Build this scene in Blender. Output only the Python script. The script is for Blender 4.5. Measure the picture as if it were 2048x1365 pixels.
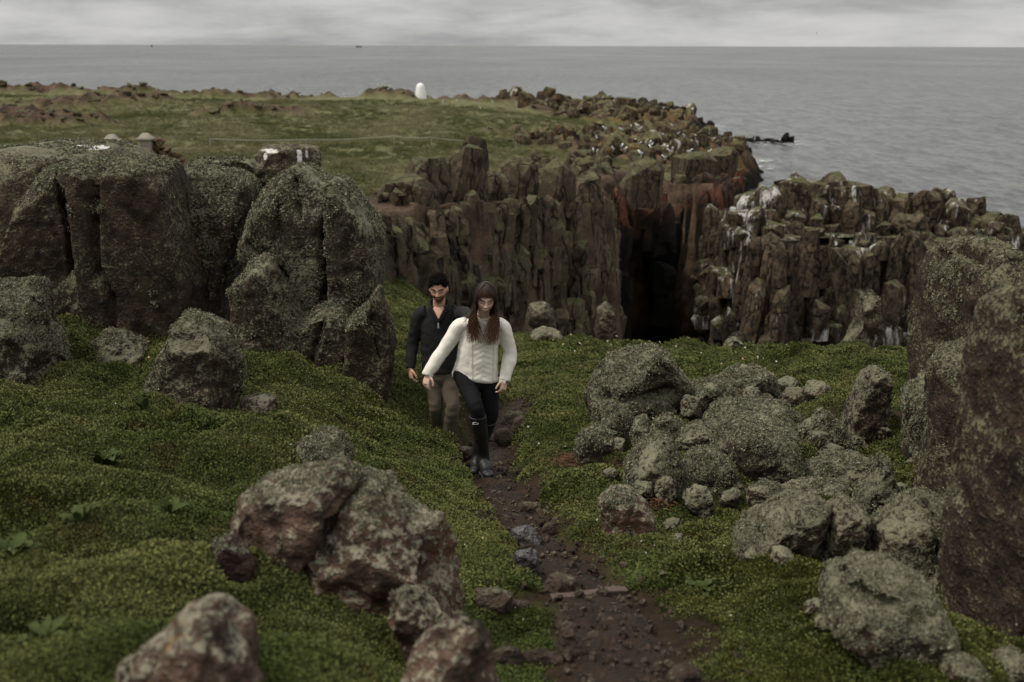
import bpy, bmesh, math, random
import numpy as np
from mathutils import Vector, Matrix, Euler
random.seed(7); RNG = np.random.default_rng(7)
scene = bpy.context.scene
for o in list(bpy.data.objects): bpy.data.objects.remove(o)
COL = scene.collection

# ------------------------------------------------------------------ camera
FPX, CX, CY = 1991.0, 1024.0, 682.5          # focal length in pixels of the 2048 px wide photograph
PITCH = math.atan(591.0 / FPX)
SEA = -25.0                                   # sea level; the camera stands at z = 0
cam_d = bpy.data.cameras.new('camera'); cam = bpy.data.objects.new('camera', cam_d); COL.objects.link(cam)
cam_d.sensor_width = 36.0; cam_d.lens = 36.0 * FPX / 2048.0
cam_d.clip_start = 0.05; cam_d.clip_end = 200000.0
cam.location = (0, 0, 0)
cam.rotation_mode = 'QUATERNION'
cam.rotation_quaternion = (Matrix.Rotation(math.pi/2 - PITCH, 4, 'X') @ Matrix.Rotation(math.radians(0.16), 4, 'Z')).to_quaternion()
cam_d.dof.use_dof = True; cam_d.dof.focus_distance = 8.4; cam_d.dof.aperture_fstop = 2.2
scene.camera = cam
scene.render.resolution_x = 1024; scene.render.resolution_y = 682
scene.view_settings.view_transform = 'Standard'; scene.view_settings.look = 'None'
scene.view_settings.exposure = 0.80; scene.view_settings.gamma = 1.0

# ------------------------------------------------------------------ node helper
class NT:
    def __init__(s, tree): s.t = tree; s.n = tree.nodes; s.l = tree.links
    def put(s, sock, v):
        if v is None: return
        if isinstance(v, bpy.types.NodeSocket): s.l.new(v, sock)
        elif isinstance(v, (tuple, list)):
            sock.default_value = tuple(v) + ((1.0,) if len(v) == 3 and sock.type == 'RGBA' else ())
        else: sock.default_value = v
    def node(s, typ, **kw):
        n = s.n.new(typ)
        for k, v in kw.items(): setattr(n, k, v)
        return n
    def math(s, op, a, b=None, c=None, clamp=False):
        n = s.node('ShaderNodeMath', operation=op, use_clamp=clamp)
        s.put(n.inputs[0], a); s.put(n.inputs[1], b); s.put(n.inputs[2], c); return n.outputs[0]
    def vmath(s, op, a, b=None, scale=None):
        n = s.node('ShaderNodeVectorMath', operation=op)
        s.put(n.inputs[0], a); s.put(n.inputs[1], b)
        if scale is not None: s.put(n.inputs['Scale'], scale)
        return n.outputs[0]
    def noise(s, vec, scale, detail=4, rough=0.55, dist=0.0, out='Fac'):
        n = s.node('ShaderNodeTexNoise'); s.put(n.inputs['Vector'], vec)
        n.inputs['Scale'].default_value = scale; n.inputs['Detail'].default_value = detail
        n.inputs['Roughness'].default_value = rough; n.inputs['Distortion'].default_value = dist
        return n.outputs[out]
    def voro(s, vec, scale, feature='F1', out='Distance', rnd=1.0):
        n = s.node('ShaderNodeTexVoronoi', feature=feature); s.put(n.inputs['Vector'], vec)
        n.inputs['Scale'].default_value = scale; n.inputs['Randomness'].default_value = rnd
        return n.outputs[out]
    def ramp(s, fac, stops, interp='LINEAR'):
        n = s.node('ShaderNodeValToRGB'); s.put(n.inputs[0], fac); cr = n.color_ramp; cr.interpolation = interp
        while len(cr.elements) < len(stops): cr.elements.new(0.5)
        for e, (p, c) in zip(cr.elements, stops):
            e.position = p; e.color = (c, c, c, 1) if isinstance(c, (int, float)) else tuple(c) + (1,)
        return n.outputs[0]
    def step(s, v, lo, hi):
        n = s.node('ShaderNodeMapRange', interpolation_type='SMOOTHSTEP'); s.put(n.inputs[0], v)
        n.inputs[1].default_value = lo; n.inputs[2].default_value = hi; return n.outputs[0]
    def mix(s, fac, a, b, mode='MIX'):
        n = s.node('ShaderNodeMix', data_type='RGBA', blend_type=mode)
        s.put(n.inputs[0], fac); s.put(n.inputs[6], a); s.put(n.inputs[7], b); return n.outputs[2]
    def bump(s, h, strength=0.5, dist=0.02, normal=None):
        n = s.node('ShaderNodeBump'); s.put(n.inputs['Height'], h)
        n.inputs['Strength'].default_value = strength; n.inputs['Distance'].default_value = dist
        s.put(n.inputs['Normal'], normal); return n.outputs[0]
    def sep(s, v): n = s.node('ShaderNodeSeparateXYZ'); s.put(n.inputs[0], v); return n.outputs
    def comb(s, x, y, z):
        n = s.node('ShaderNodeCombineXYZ'); s.put(n.inputs[0], x); s.put(n.inputs[1], y); s.put(n.inputs[2], z); return n.outputs[0]
    def geo(s): return s.node('ShaderNodeNewGeometry').outputs
    def rand(s): return s.node('ShaderNodeObjectInfo').outputs['Random']
    def attr(s, name, out='Fac'): n = s.node('ShaderNodeAttribute', attribute_name=name); return n.outputs[out]
MATS = {}
def material(name):
    def deco(fn):
        m = bpy.data.materials.new(name); m.use_nodes = True; m.node_tree.nodes.clear()
        t = NT(m.node_tree); out = t.node('ShaderNodeOutputMaterial'); b = t.node('ShaderNodeBsdfPrincipled')
        t.l.new(b.outputs[0], out.inputs[0])
        r = fn(t)
        for k, v in r.items():
            t.put(b.inputs[{'color': 'Base Color', 'rough': 'Roughness', 'normal': 'Normal', 'spec': 'Specular IOR Level', 'ior': 'IOR',
                            'metal': 'Metallic', 'sheen': 'Sheen Weight', 'sss': 'Subsurface Weight', 'coat': 'Coat Weight',
                            'trans': 'Transmission Weight', 'alpha': 'Alpha'}[k]], v)
        MATS[name] = m
        return fn
    return deco

# ------------------------------------------------------------------ sky and sun (overcast)
SUN_EL, SUN_AZ = math.radians(58), math.radians(-100)      # azimuth clockwise from +Y (the view direction)
world = bpy.data.worlds.new('World'); scene.world = world; world.use_nodes = True
wt = NT(world.node_tree); wt.n.clear()
wo = wt.node('ShaderNodeOutputWorld'); bg = wt.node('ShaderNodeBackground'); wt.l.new(bg.outputs[0], wo.inputs[0])
sky = wt.node('ShaderNodeTexSky', sky_type='NISHITA'); sky.sun_disc = False
sky.sun_elevation = SUN_EL; sky.sun_rotation = SUN_AZ; sky.air_density = 1.5; sky.dust_density = 4.0
wdir = wt.node('ShaderNodeTexCoord').outputs['Generated']
wx, wy, wz = wt.sep(wdir)
zc = wt.math('MAXIMUM', wz, 0.0)
# cloud deck: project the view direction on a flat layer, so that clouds flatten towards the horizon
cl = wt.vmath('MULTIPLY', wdir, (6.5, 6.5, 34.0))
n1 = wt.noise(wt.vmath('ADD', cl, (3.1, 2.7, 0)), 1.0, 6, 0.58, 0.25)
n2 = wt.noise(wt.vmath('ADD', wt.vmath('MULTIPLY', wdir, (1.6, 1.6, 22.0)), (9.4, 1.2, 0.62)), 1.0, 2, 0.5, 0.0)
cloud = wt.math('ADD', wt.math('MULTIPLY', n1, 0.55), wt.math('MULTIPLY', n2, 0.45))
shade = wt.ramp(cloud, [(0.38, (1.0, 0.985, 0.965)), (0.47, (0.86, 0.855, 0.84)), (0.54, (0.70, 0.705, 0.695)), (0.62, (0.53, 0.54, 0.535))])
lum = wt.math('MULTIPLY_ADD', wz, 0.60, 0.37)              # overcast sky: zenith about three times the horizon
lum = wt.math('MAXIMUM', lum, 0.05)
grey = wt.vmath('SCALE', shade, scale=lum)
nish = wt.vmath('SCALE', sky.outputs[0], scale=0.10)
wt.put(bg.inputs[0], wt.mix(0.95, nish, grey)); bg.inputs[1].default_value = 1.0
sun_d = bpy.data.lights.new('sun', 'SUN'); sun = bpy.data.objects.new('sun', sun_d); COL.objects.link(sun)
sun_d.energy = 1.5; sun_d.angle = math.radians(12); sun_d.color = (1.0, 0.93, 0.82)
sdir = Vector((math.cos(SUN_EL)*math.sin(SUN_AZ), math.cos(SUN_EL)*math.cos(SUN_AZ), math.sin(SUN_EL)))
sun.rotation_euler = sdir.to_track_quat('Z', 'Y').to_euler(); sun.location = sdir * 60

# ------------------------------------------------------------------ helpers: survey points, noise, meshes
SP, CP = math.sin(PITCH), math.cos(PITCH)
def P(px, py, Y):
    """A place in the world, from where it shows in the photograph and how far away it lies (metres ahead)."""
    dx = (px - CX) / FPX; dy = -(py - CY) / FPX
    t = Y / (CP + dy * SP)
    return Vector((dx * t, Y, (-SP + dy * CP) * t))
def sm(a, lo, hi):
    t = np.clip((a - lo) / (hi - lo), 0, 1); return t * t * (3 - 2 * t)
_perm = np.random.default_rng(3).permutation(256); _perm = np.concatenate([_perm, _perm, _perm])
_g = np.random.default_rng(4).normal(size=(256, 3)); _g /= np.linalg.norm(_g, axis=1)[:, None]
def noise3(p):
    p = np.asarray(p, float); i = np.floor(p).astype(int); f = p - i; i &= 255
    u = f * f * f * (f * (f * 6 - 15) + 10); r = 0.0
    for dx in (0, 1):
        wx_ = u[:, 0] if dx else 1 - u[:, 0]
        for dy in (0, 1):
            wy_ = u[:, 1] if dy else 1 - u[:, 1]
            for dz in (0, 1):
                wz_ = u[:, 2] if dz else 1 - u[:, 2]
                h = _perm[_perm[_perm[i[:, 0] + dx] + i[:, 1] + dy] + i[:, 2] + dz]
                g = _g[h]
                r = r + wx_ * wy_ * wz_ * ((f[:, 0] - dx) * g[:, 0] + (f[:, 1] - dy) * g[:, 1] + (f[:, 2] - dz) * g[:, 2])
    return r * 1.5
def fbm(p, octs=4, gain=0.5):
    r = 0; a = 1.0; q = np.asarray(p, float)
    for k in range(octs): r = r + a * noise3(q + 17.3 * k); q = q * 2.03; a *= gain
    return r
def ridged(p, octs=3):
    r = 0; a = 1.0; q = np.asarray(p, float)
    for k in range(octs): r = r + a * (1 - 2 * np.abs(noise3(q + 5.1 * k))); q = q * 2.1; a *= .5
    return r
def xy3(x, y, s, z=0.0): return np.stack([np.ravel(x) * s, np.ravel(y) * s, np.full(np.size(x), z)], 1)
def mesh_np(name, V, F, mat=None, smooth=True):
    me = bpy.data.meshes.new(name); V = np.asarray(V, np.float32)
    me.vertices.add(len(V)); me.vertices.foreach_set('co', V.ravel())
    F = np.asarray(F, np.int32); k = F.shape[1]
    me.loops.add(F.size); me.loops.foreach_set('vertex_index', F.ravel())
    me.polygons.add(len(F)); me.polygons.foreach_set('loop_start', np.arange(0, F.size, k, dtype=np.int32))
    me.polygons.foreach_set('loop_total', np.full(len(F), k, np.int32))
    me.update(calc_edges=True)
    me.polygons.foreach_set('use_smooth', np.full(len(F), smooth))
    if mat: me.materials.append(MATS[mat])
    return me
def grid_faces(nr, nc):
    i = np.arange(nr * nc).reshape(nr, nc)
    return np.stack([i[:-1, :-1], i[:-1, 1:], i[1:, 1:], i[1:, :-1]], -1).reshape(-1, 4)
def link(name, data, parent=None, loc=None, kind=None):
    o = bpy.data.objects.new(name, data); COL.objects.link(o)
    if parent is not None: o.parent = parent
    if loc is not None: o.location = loc
    if kind: o['kind'] = kind
    return o
def tag(o, label, cat, group=None):
    o['label'] = label; o['category'] = cat
    if group: o['group'] = group
    return o
def float_attr(me, name, vals):
    a = me.attributes.new(name, 'FLOAT', 'POINT'); a.data.foreach_set('value', np.asarray(vals, np.float32))
def color_attr(me, name, vals):
    a = me.attributes.new(name, 'FLOAT_COLOR', 'POINT'); v = np.ones((len(me.vertices), 4), np.float32); v[:, :3] = vals
    a.data.foreach_set('color', v.ravel())
def verts_of(me):
    v = np.empty(len(me.vertices) * 3, np.float32); me.vertices.foreach_get('co', v); return v.reshape(-1, 3).astype(float)
def normals_of(me):
    v = np.empty(len(me.vertices) * 3, np.float32); me.vertex_normals.foreach_get('vector', v); return v.reshape(-1, 3).astype(float)
def voxel(V, F, size, smooth=3, factor=0.5):
    """Union of closed shells as one even surface."""
    me = bpy.data.meshes.new('tmp'); me.from_pydata([tuple(v) for v in V], [], F); me.update()
    o = bpy.data.objects.new('tmp', me); COL.objects.link(o)
    m = o.modifiers.new('r', 'REMESH'); m.mode = 'VOXEL'; m.voxel_size = size; m.use_smooth_shade = True
    if smooth:
        s = o.modifiers.new('s', 'SMOOTH'); s.iterations = smooth; s.factor = factor
    dg = bpy.context.evaluated_depsgraph_get(); dg.update()
    r = bpy.data.meshes.new_from_object(o.evaluated_get(dg), depsgraph=dg)
    bpy.data.objects.remove(o); bpy.data.meshes.remove(me)
    r.polygons.foreach_set('use_smooth', np.full(len(r.polygons), True))
    return r
def set_verts(me, V):
    me.vertices.foreach_set('co', np.asarray(V, np.float32).ravel()); me.update()
# ------------------------------------------------------------------ materials
def rock_nodes(t, base, dark, lichen, cover, orange=0.1, white=0.0, lscale=26.0, scale=1.0, red=None, bump=1.0, wet=None, moss=0.0):
    g = t.geo(); pos = g['Position']; nz = t.sep(g['Normal'])[2]
    big = t.noise(pos, 1.3*scale, 3, 0.6); mid = t.noise(t.vmath('ADD', pos, (5, 3, 8)), 6*scale, 4, 0.65)
    fine = t.noise(pos, 38*scale, 2, 0.7)
    c = t.mix(t.step(mid, 0.32, 0.68), dark, base)
    if red: c = t.mix(t.step(big, 0.45, 0.62), c, red)
    c = t.mix(t.math('MULTIPLY', t.step(fine, 0.45, 0.7), 0.55), c, t.mix(1.0, c, (1.9, 1.85, 1.8), 'MULTIPLY'))
    h = t.math('MULTIPLY_ADD', mid, 0.6, t.math('MULTIPLY', fine, 0.28 if scale < 0.9 else 0.45))
    if scale < 0.9:
        wob = t.vmath('ADD', t.vmath('MULTIPLY', pos, (1.0, 1.0, 0.17)), t.vmath('SCALE', t.noise(pos, 0.9, 2, out='Color'), scale=0.9))
        ck = t.step(t.voro(wob, 1.15, 'DISTANCE_TO_EDGE'), 0.0, 0.055)
        c = t.mix(ck, tuple(v*0.7 for v in dark), c); h = t.math('MULTIPLY_ADD', ck, 0.6, h)
    c = t.mix(1.0, c, t.ramp(t.rand(), [(0, 0.62), (0.5, 1.0), (1, 1.35)]), 'MULTIPLY') if scale < 0.9 else c
    if cover > 0:
        # crusty lichen, thicker on upward faces
        amt = t.math('ADD', t.math('MULTIPLY_ADD', nz, 0.38, cover - 0.56), t.math('MULTIPLY_ADD', fine, 1.5 if scale > 0.9 else 0.7, t.math('MULTIPLY', big, 0.9)))
        m = t.step(t.math('MULTIPLY_ADD', mid, 0.25, amt), 1.24 if scale > 0.9 else 0.84, 1.44 if scale > 0.9 else 1.04)
        h = t.math('MULTIPLY_ADD', m, 0.16, h)
        lc = t.mix(t.step(mid, 0.35, 0.65), tuple(v*0.62 for v in lichen), lichen)
        c = t.mix(t.math('MULTIPLY', m, 0.9), c, lc)
    if orange > 0:
        on = t.noise(t.vmath('ADD', pos, (31, 7, 2)), 2.6*scale, 4, 0.65)
        c = t.mix(t.math('MULTIPLY', t.step(on, 0.74 - 0.22*orange, 0.82 - 0.22*orange), 0.75), c, (0.18, 0.092, 0.022))
    if white > 0:
        # bird lime: splashes that run down from the upper edges
        st = t.vmath('MULTIPLY', t.vmath('ADD', pos, (11, 4, 9)), (1.0, 1.0, 0.20))
        wn = t.noise(st, 4.2*scale, 4, 0.65); wl = t.noise(t.vmath('ADD', pos, (3, 61, 20)), 0.35*scale, 1)
        wm = t.step(t.math('ADD', t.math('MULTIPLY_ADD', nz, 0.03, wn), t.math('MULTIPLY_ADD', wl, 0.6, -0.3)), 0.79 - 0.25*white, 0.92 - 0.25*white)
        c = t.mix(t.math('MULTIPLY', wm, t.math('MULTIPLY_ADD', fine, 0.9, 0.3)), c, (0.62, 0.61, 0.58))
    lm = t.step(t.math('ADD', t.attr('lime'), t.math('MULTIPLY_ADD', t.noise(t.vmath('MULTIPLY', pos, (1, 1, .4)), 16*scale, 3, 0.6), 1.7, -0.85)), 0.42, 0.62)
    c = t.mix(t.math('MULTIPLY', lm, 0.92), c, (0.60, 0.59, 0.56))
    if moss > 0:
        c = t.mix(t.step(t.math('MULTIPLY_ADD', big, 0.8, nz), 1.35 - moss, 1.5 - moss), c, t.mix(mid, (0.024, 0.030, 0.009), (0.085, 0.090, 0.030)))
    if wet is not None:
        # black tar lichen and weed in the splash zone; down the chasm also painted shade
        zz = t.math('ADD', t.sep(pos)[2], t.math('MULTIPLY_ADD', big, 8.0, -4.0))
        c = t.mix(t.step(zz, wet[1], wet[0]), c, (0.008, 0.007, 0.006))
    return dict(color=c, rough=0.92, spec=0.2, normal=t.bump(h, 0.9*bump, 0.05/scale))
@material('rock_sage')
def _(t): return rock_nodes(t, (0.056, 0.040, 0.028), (0.013, 0.009, 0.006), (0.168, 0.162, 0.106), 0.50, 0.05, 0.0)
@material('rock_brown')
def _(t): return rock_nodes(t, (0.050, 0.033, 0.022), (0.010, 0.0065, 0.0045), (0.140, 0.128, 0.078), 0.40, 0.06, red=(0.032, 0.021, 0.014))
@material('rock_mid')
def _(t): return rock_nodes(t, (0.066, 0.045, 0.031), (0.013, 0.009, 0.006), (0.168, 0.158, 0.104), 0.46, 0.1)
@material('rock_front')
def _(t): return rock_nodes(t, (0.112, 0.070, 0.050), (0.014, 0.009, 0.006), (0.215, 0.195, 0.14), 0.38, 0.24, red=(0.088, 0.044, 0.027), lscale=20)
@material('rock_limed')
def _(t): return rock_nodes(t, (0.062, 0.044, 0.030), (0.018, 0.012, 0.009), (0.15, 0.14, 0.09), 0.34, 0.35, 0.5, scale=1.0)
@material('rock_slab_top')
def _(t): return rock_nodes(t, (0.10, 0.066, 0.044), (0.028, 0.019, 0.013), (0.15, 0.145, 0.095), 0.42, 0.45, 0.40)
@material('rock_dark')
def _(t): return rock_nodes(t, (0.055, 0.032, 0.026), (0.018, 0.011, 0.009), (0.19, 0.19, 0.14), 0.18, 0.0)
@material('path_stone_mat')
def _(t): return rock_nodes(t, (0.066, 0.047, 0.035), (0.018, 0.012, 0.009), (0.10, 0.095, 0.06), 0.18, 0.12)
@material('wet_stone')
def _(t):
    r = rock_nodes(t, (0.06, 0.052, 0.052), (0.02, 0.017, 0.017), (0.1, 0.1, 0.08), 0.0, 0.0); r['rough'] = 0.35; r['spec'] = 0.5; return r
@material('cliff_rock')
def _(t): return rock_nodes(t, (0.095, 0.070, 0.045), (0.018, 0.013, 0.009), (0.105, 0.098, 0.05), 0.36, 0.36, 0.16, scale=0.4, wet=(-22.0, -13.5), red=(0.058, 0.044, 0.029), moss=0.06)
@material('stack_rock')
def _(t): return rock_nodes(t, (0.088, 0.063, 0.040), (0.014, 0.010, 0.007), (0.110, 0.098, 0.055), 0.33, 0.14, 0.74, scale=0.4, wet=(-24.0, -15.5), moss=0.05)
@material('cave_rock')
def _(t): return rock_nodes(t, (0.050, 0.030, 0.020), (0.012, 0.009, 0.007), (0.1, 0.1, 0.05), 0.14, 0.1, 0.16, scale=0.4, wet=(-15.5, -9.5), red=(0.080, 0.032, 0.020))  # black zone climbs the slot: wet rock plus painted chasm shade
@material('coast_rock')
def _(t): return rock_nodes(t, (0.10, 0.068, 0.040), (0.020, 0.014, 0.009), (0.13, 0.115, 0.05), 0.36, 0.66, 0.62, scale=0.2, lscale=9, wet=(-24.8, -20.5))
@material('skerry_rock')
def _(t): return rock_nodes(t, (0.035, 0.028, 0.022), (0.010, 0.008, 0.007), (0.1, 0.1, 0.05), 0.0, 0.1, 0.25, scale=0.2, wet=(-25, -22.5))
@material('field_rock')
def _(t): return rock_nodes(t, (0.075, 0.047, 0.034), (0.022, 0.015, 0.011), (0.12, 0.12, 0.08), 0.25, 0.1, 0.05, scale=0.2)
@material('ground_mat')
def _(t):
    g = t.geo(); pos = g['Position']
    a = t.noise(pos, 0.7, 5, 0.6); b = t.noise(t.vmath('ADD', pos, (4, 9, 1)), 5, 6, 0.65); f = t.noise(pos, 60, 4, 0.7)
    c = t.mix(t.step(a, 0.35, 0.65), (0.022, 0.028, 0.008), (0.046, 0.050, 0.016))
    c = t.mix(t.step(b, 0.40, 0.7), c, (0.052, 0.050, 0.020))
    c = t.mix(t.math('MULTIPLY', t.step(f, 0.45, 0.7), 0.7), c, (0.020, 0.028, 0.008))
    soil = t.mix(t.step(b, 0.35, 0.65), (0.016, 0.010, 0.006), (0.038, 0.024, 0.015))
    c = t.mix(t.attr('soil'), c, soil)
    h = t.math('MULTIPLY_ADD', b, 0.5, t.math('MULTIPLY', f, 0.4))
    return dict(color=c, rough=0.95, spec=0.1, normal=t.bump(h, 0.9, 0.04))
@material('soil_mat')
def _(t):
    g = t.geo(); pos = g['Position']
    b = t.noise(pos, 6, 6, 0.65); f = t.noise(pos, 50, 4, 0.7); v = t.voro(pos, 38)
    c = t.mix(t.step(b, 0.35, 0.65), (0.011, 0.0065, 0.004), (0.030, 0.018, 0.011))
    c = t.mix(t.math('MULTIPLY', t.step(f, 0.5, 0.75), 0.5), c, (0.06, 0.038, 0.025))
    h = t.math('ADD', t.math('MULTIPLY_ADD', b, 0.6, t.math('MULTIPLY', f, 0.4)), t.math('MULTIPLY', v, -0.3))
    return dict(color=c, rough=t.math('MULTIPLY_ADD', b, 0.5, 0.55), spec=0.18, normal=t.bump(h, 1.0, 0.04))
@material('leaf_mat')
def _(t):
    r = t.attr('tone'); g = t.geo(); pos = g['Position']
    n = t.noise(pos, 1.1, 4, 0.6)
    c = t.mix(t.step(n, 0.35, 0.66), (0.060, 0.080, 0.022), (0.132, 0.144, 0.050))
    c = t.mix(t.math('MULTIPLY', t.step(t.noise(t.vmath('ADD', pos, (7, 2, 5)), 3.2, 3, 0.65), 0.55, 0.72), 0.6), c, (0.092, 0.070, 0.030))
    c = t.mix(1.0, c, t.ramp(r, [(0, (0.10, 0.13, 0.08)), (0.5, (0.9, 0.9, 0.9)), (1, (1.35, 1.25, 1.15))]), 'MULTIPLY')  # low tones paint the shadows between leaves into their colour
    return dict(color=c, rough=0.8, spec=0.08)
@material('field_grass_mat')
def _(t):
    r = t.attr('tone'); g = t.geo(); n = t.noise(t.vmath('MULTIPLY', g['Position'], (1, .5, 1)), 0.09, 4, 0.65)
    c = t.mix(t.step(n, 0.38, 0.62), (0.085, 0.090, 0.034), (0.190, 0.178, 0.098))
    c = t.mix(1.0, c, t.ramp(r, [(0, (0.55, 0.6, 0.5)), (0.5, (1, 1, 1)), (1, (1.35, 1.3, 1.25))]), 'MULTIPLY')
    return dict(color=c, rough=0.8, spec=0.15)
@material('moss_mat')
def _(t):
    r = t.attr('tone'); g = t.geo(); n = t.noise(g['Position'], 1.4, 4, 0.6)
    c = t.mix(t.step(n, 0.35, 0.66), (0.026, 0.035, 0.008), (0.066, 0.072, 0.019))
    c = t.mix(1.0, c, t.ramp(r, [(0, (0.10, 0.13, 0.08)), (0.5, (0.9, 0.9, 0.9)), (1, (1.6, 1.5, 1.2))]), 'MULTIPLY')  # low tones: shadow deep in the moss, painted as colour
    return dict(color=c, rough=0.85, spec=0.06)
@material('lichen_mat')
def _(t):
    r = t.attr('tone')
    c = t.ramp(r, [(0, (0.040, 0.035, 0.020)), (0.5, (0.158, 0.154, 0.100)), (1, (0.255, 0.250, 0.175))])
    return dict(color=c, rough=0.9, spec=0.15)
@material('flower_mat')
def _(t): return dict(color=(0.46, 0.45, 0.38), rough=0.7)
@material('seed_mat')
def _(t): return dict(color=(0.40, 0.27, 0.18), rough=0.8)
@material('dock_mat')
def _(t):
    n = t.noise(t.geo()['Position'], 30, 3)
    return dict(color=t.mix(n, (0.026, 0.040, 0.012), (0.066, 0.080, 0.026)), rough=0.8, spec=0.08)
@material('dead_stalk_mat')
def _(t):
    n = t.noise(t.geo()['Position'], 22, 3)
    return dict(color=t.mix(t.step(n, 0.3, 0.7), (0.050, 0.020, 0.010), (0.17, 0.075, 0.036)), rough=0.8)
@material('field_mat')
def _(t):
    g = t.geo(); pos = g['Position']; nz = t.sep(g['Normal'])[2]
    flat = t.vmath('MULTIPLY', pos, (1.0, 0.42, 1.0))
    a = t.noise(pos, 0.035, 5, 0.6); b = t.noise(flat, 0.55, 6, 0.68); f = t.noise(flat, 3.4, 5, 0.72)
    c = t.mix(t.step(a, 0.38, 0.62), (0.070, 0.076, 0.026), (0.120, 0.116, 0.054))
    c = t.mix(t.step(b, 0.42, 0.68), c, (0.150, 0.140, 0.075))
    c = t.mix(t.math('MULTIPLY', t.step(f, 0.50, 0.30), 0.85), c, (0.022, 0.031, 0.008))
    c = t.mix(t.math('MULTIPLY', t.step(f, 0.60, 0.74), 0.6), c, (0.20, 0.19, 0.105))
    rock = t.mix(t.step(b, 0.35, 0.65), (0.028, 0.019, 0.013), (0.10, 0.066, 0.044))
    on = t.noise(pos, 0.35, 5, 0.65)
    rock = t.mix(t.math('MULTIPLY', t.step(on, 0.45, 0.56), t.attr('orange')), rock, (0.13, 0.078, 0.026))
    zz = t.math('ADD', t.sep(pos)[2], t.math('MULTIPLY_ADD', t.noise(pos, 0.25, 4), 5.0, -2.5))
    rock = t.mix(t.step(zz, -20.5, -23.5), rock, (0.009, 0.008, 0.007))
    steep = t.step(t.math('MULTIPLY_ADD', b, 0.25, nz), 0.84, 0.66)
    c = t.mix(t.math('MAXIMUM', steep, t.attr('rock')), c, rock)
    c = t.mix(t.attr('soil'), c, (0.052, 0.034, 0.025))
    h = t.math('MULTIPLY_ADD', b, 0.5, t.math('MULTIPLY', f, 0.4))
    return dict(color=c, rough=0.95, spec=0.1, normal=t.bump(h, 1.0, 0.45))
@material('sea_mat')
def _(t):
    g = t.geo(); pos = g['Position']
    w1 = t.noise(t.vmath('MULTIPLY', pos, (0.16, 0.05, 1)), 1.0, 4, 0.65); w2 = t.noise(t.vmath('MULTIPLY', pos, (0.55, 0.22, 1)), 1.0, 3, 0.6)
    w3 = t.noise(t.vmath('MULTIPLY', pos, (0.004, 0.0016, 1)), 1.0, 3, 0.6)
    h = t.math('ADD', t.math('MULTIPLY', w1, 5.0), t.math('MULTIPLY', w2, 1.6))
    c = t.mix(t.step(t.math('MULTIPLY_ADD', w2, 0.5, t.math('MULTIPLY', w1, 0.5)), 0.38, 0.60), (0.006, 0.008, 0.008), (0.088, 0.092, 0.086))  # shaded and bright wave faces painted into the water colour
    rough = t.math('MULTIPLY_ADD', w3, 0.3, 0.16)
    return dict(color=c, rough=rough, ior=1.33, spec=0.5, normal=t.bump(h, 0.5, 1.0))
@material('foam_mat')
def _(t):
    n = t.noise(t.geo()['Position'], 0.5, 5, 0.7)
    return dict(color=(0.55, 0.57, 0.56), rough=0.8, alpha=t.math('MULTIPLY', t.step(n, 0.46, 0.62), t.attr('edge')))
def plain(name, col, rough=0.8, bump=None, var=0.25, **kw):
    @material(name)
    def _(t):
        n = t.noise(t.geo()['Position'], (bump or (20, 0))[0], 4, 0.6)
        c = t.mix(n, tuple(v*(1-var) for v in col), tuple(min(1, v*(1+var)) for v in col))
        r = dict(color=c, rough=rough, **kw)
        if bump: r['normal'] = t.bump(n, bump[1], 0.01)
        return r
plain('beacon_white', (0.72, 0.72, 0.70), 0.7, (3, .3), .08)
plain('pillar_stone', (0.26, 0.23, 0.19), 0.9, (6, .5), .25)
plain('drystone', (0.085, 0.052, 0.026), 0.9, (4, .8), .6)
plain('post_wood', (0.24, 0.22, 0.19), 0.9, (8, .3), .2)
plain('rope_pale', (0.38, 0.37, 0.32), 0.9)
plain('board_wood', (0.07, 0.048, 0.036), 0.85, (14, .6), .35)
plain('gull_white', (0.78, 0.78, 0.75), 0.7)
plain('gull_grey', (0.22, 0.23, 0.24), 0.7)
plain('auk_dark', (0.025, 0.022, 0.020), 0.7)
plain('ship_hull', (0.05, 0.055, 0.06), 0.7)
# ------------------------------------------------------------------ near ground: survey points, gully path, cliff edge
class TPS:
    def __init__(s, pts, lam=0.002):
        p = np.array(pts, float); s.c = p[:, :2]; n = len(p)
        K = s.U(np.linalg.norm(s.c[:, None] - s.c[None], axis=2)) + lam * np.eye(n)
        Q = np.c_[np.ones(n), s.c]; A = np.zeros((n + 3, n + 3)); A[:n, :n] = K; A[:n, n:] = Q; A[n:, :n] = Q.T
        s.w = np.linalg.solve(A, np.r_[p[:, 2], 0, 0, 0])
    @staticmethod
    def U(r): r = np.maximum(r, 1e-9); return r * r * np.log(r)
    def __call__(s, x, y):
        x = np.ravel(x); y = np.ravel(y); r = np.zeros(len(x)); n = len(s.c)
        for k in range(n): r += s.w[k] * s.U(np.hypot(x - s.c[k, 0], y - s.c[k, 1]))
        return r + s.w[n] + s.w[n+1] * x + s.w[n+2] * y
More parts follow.
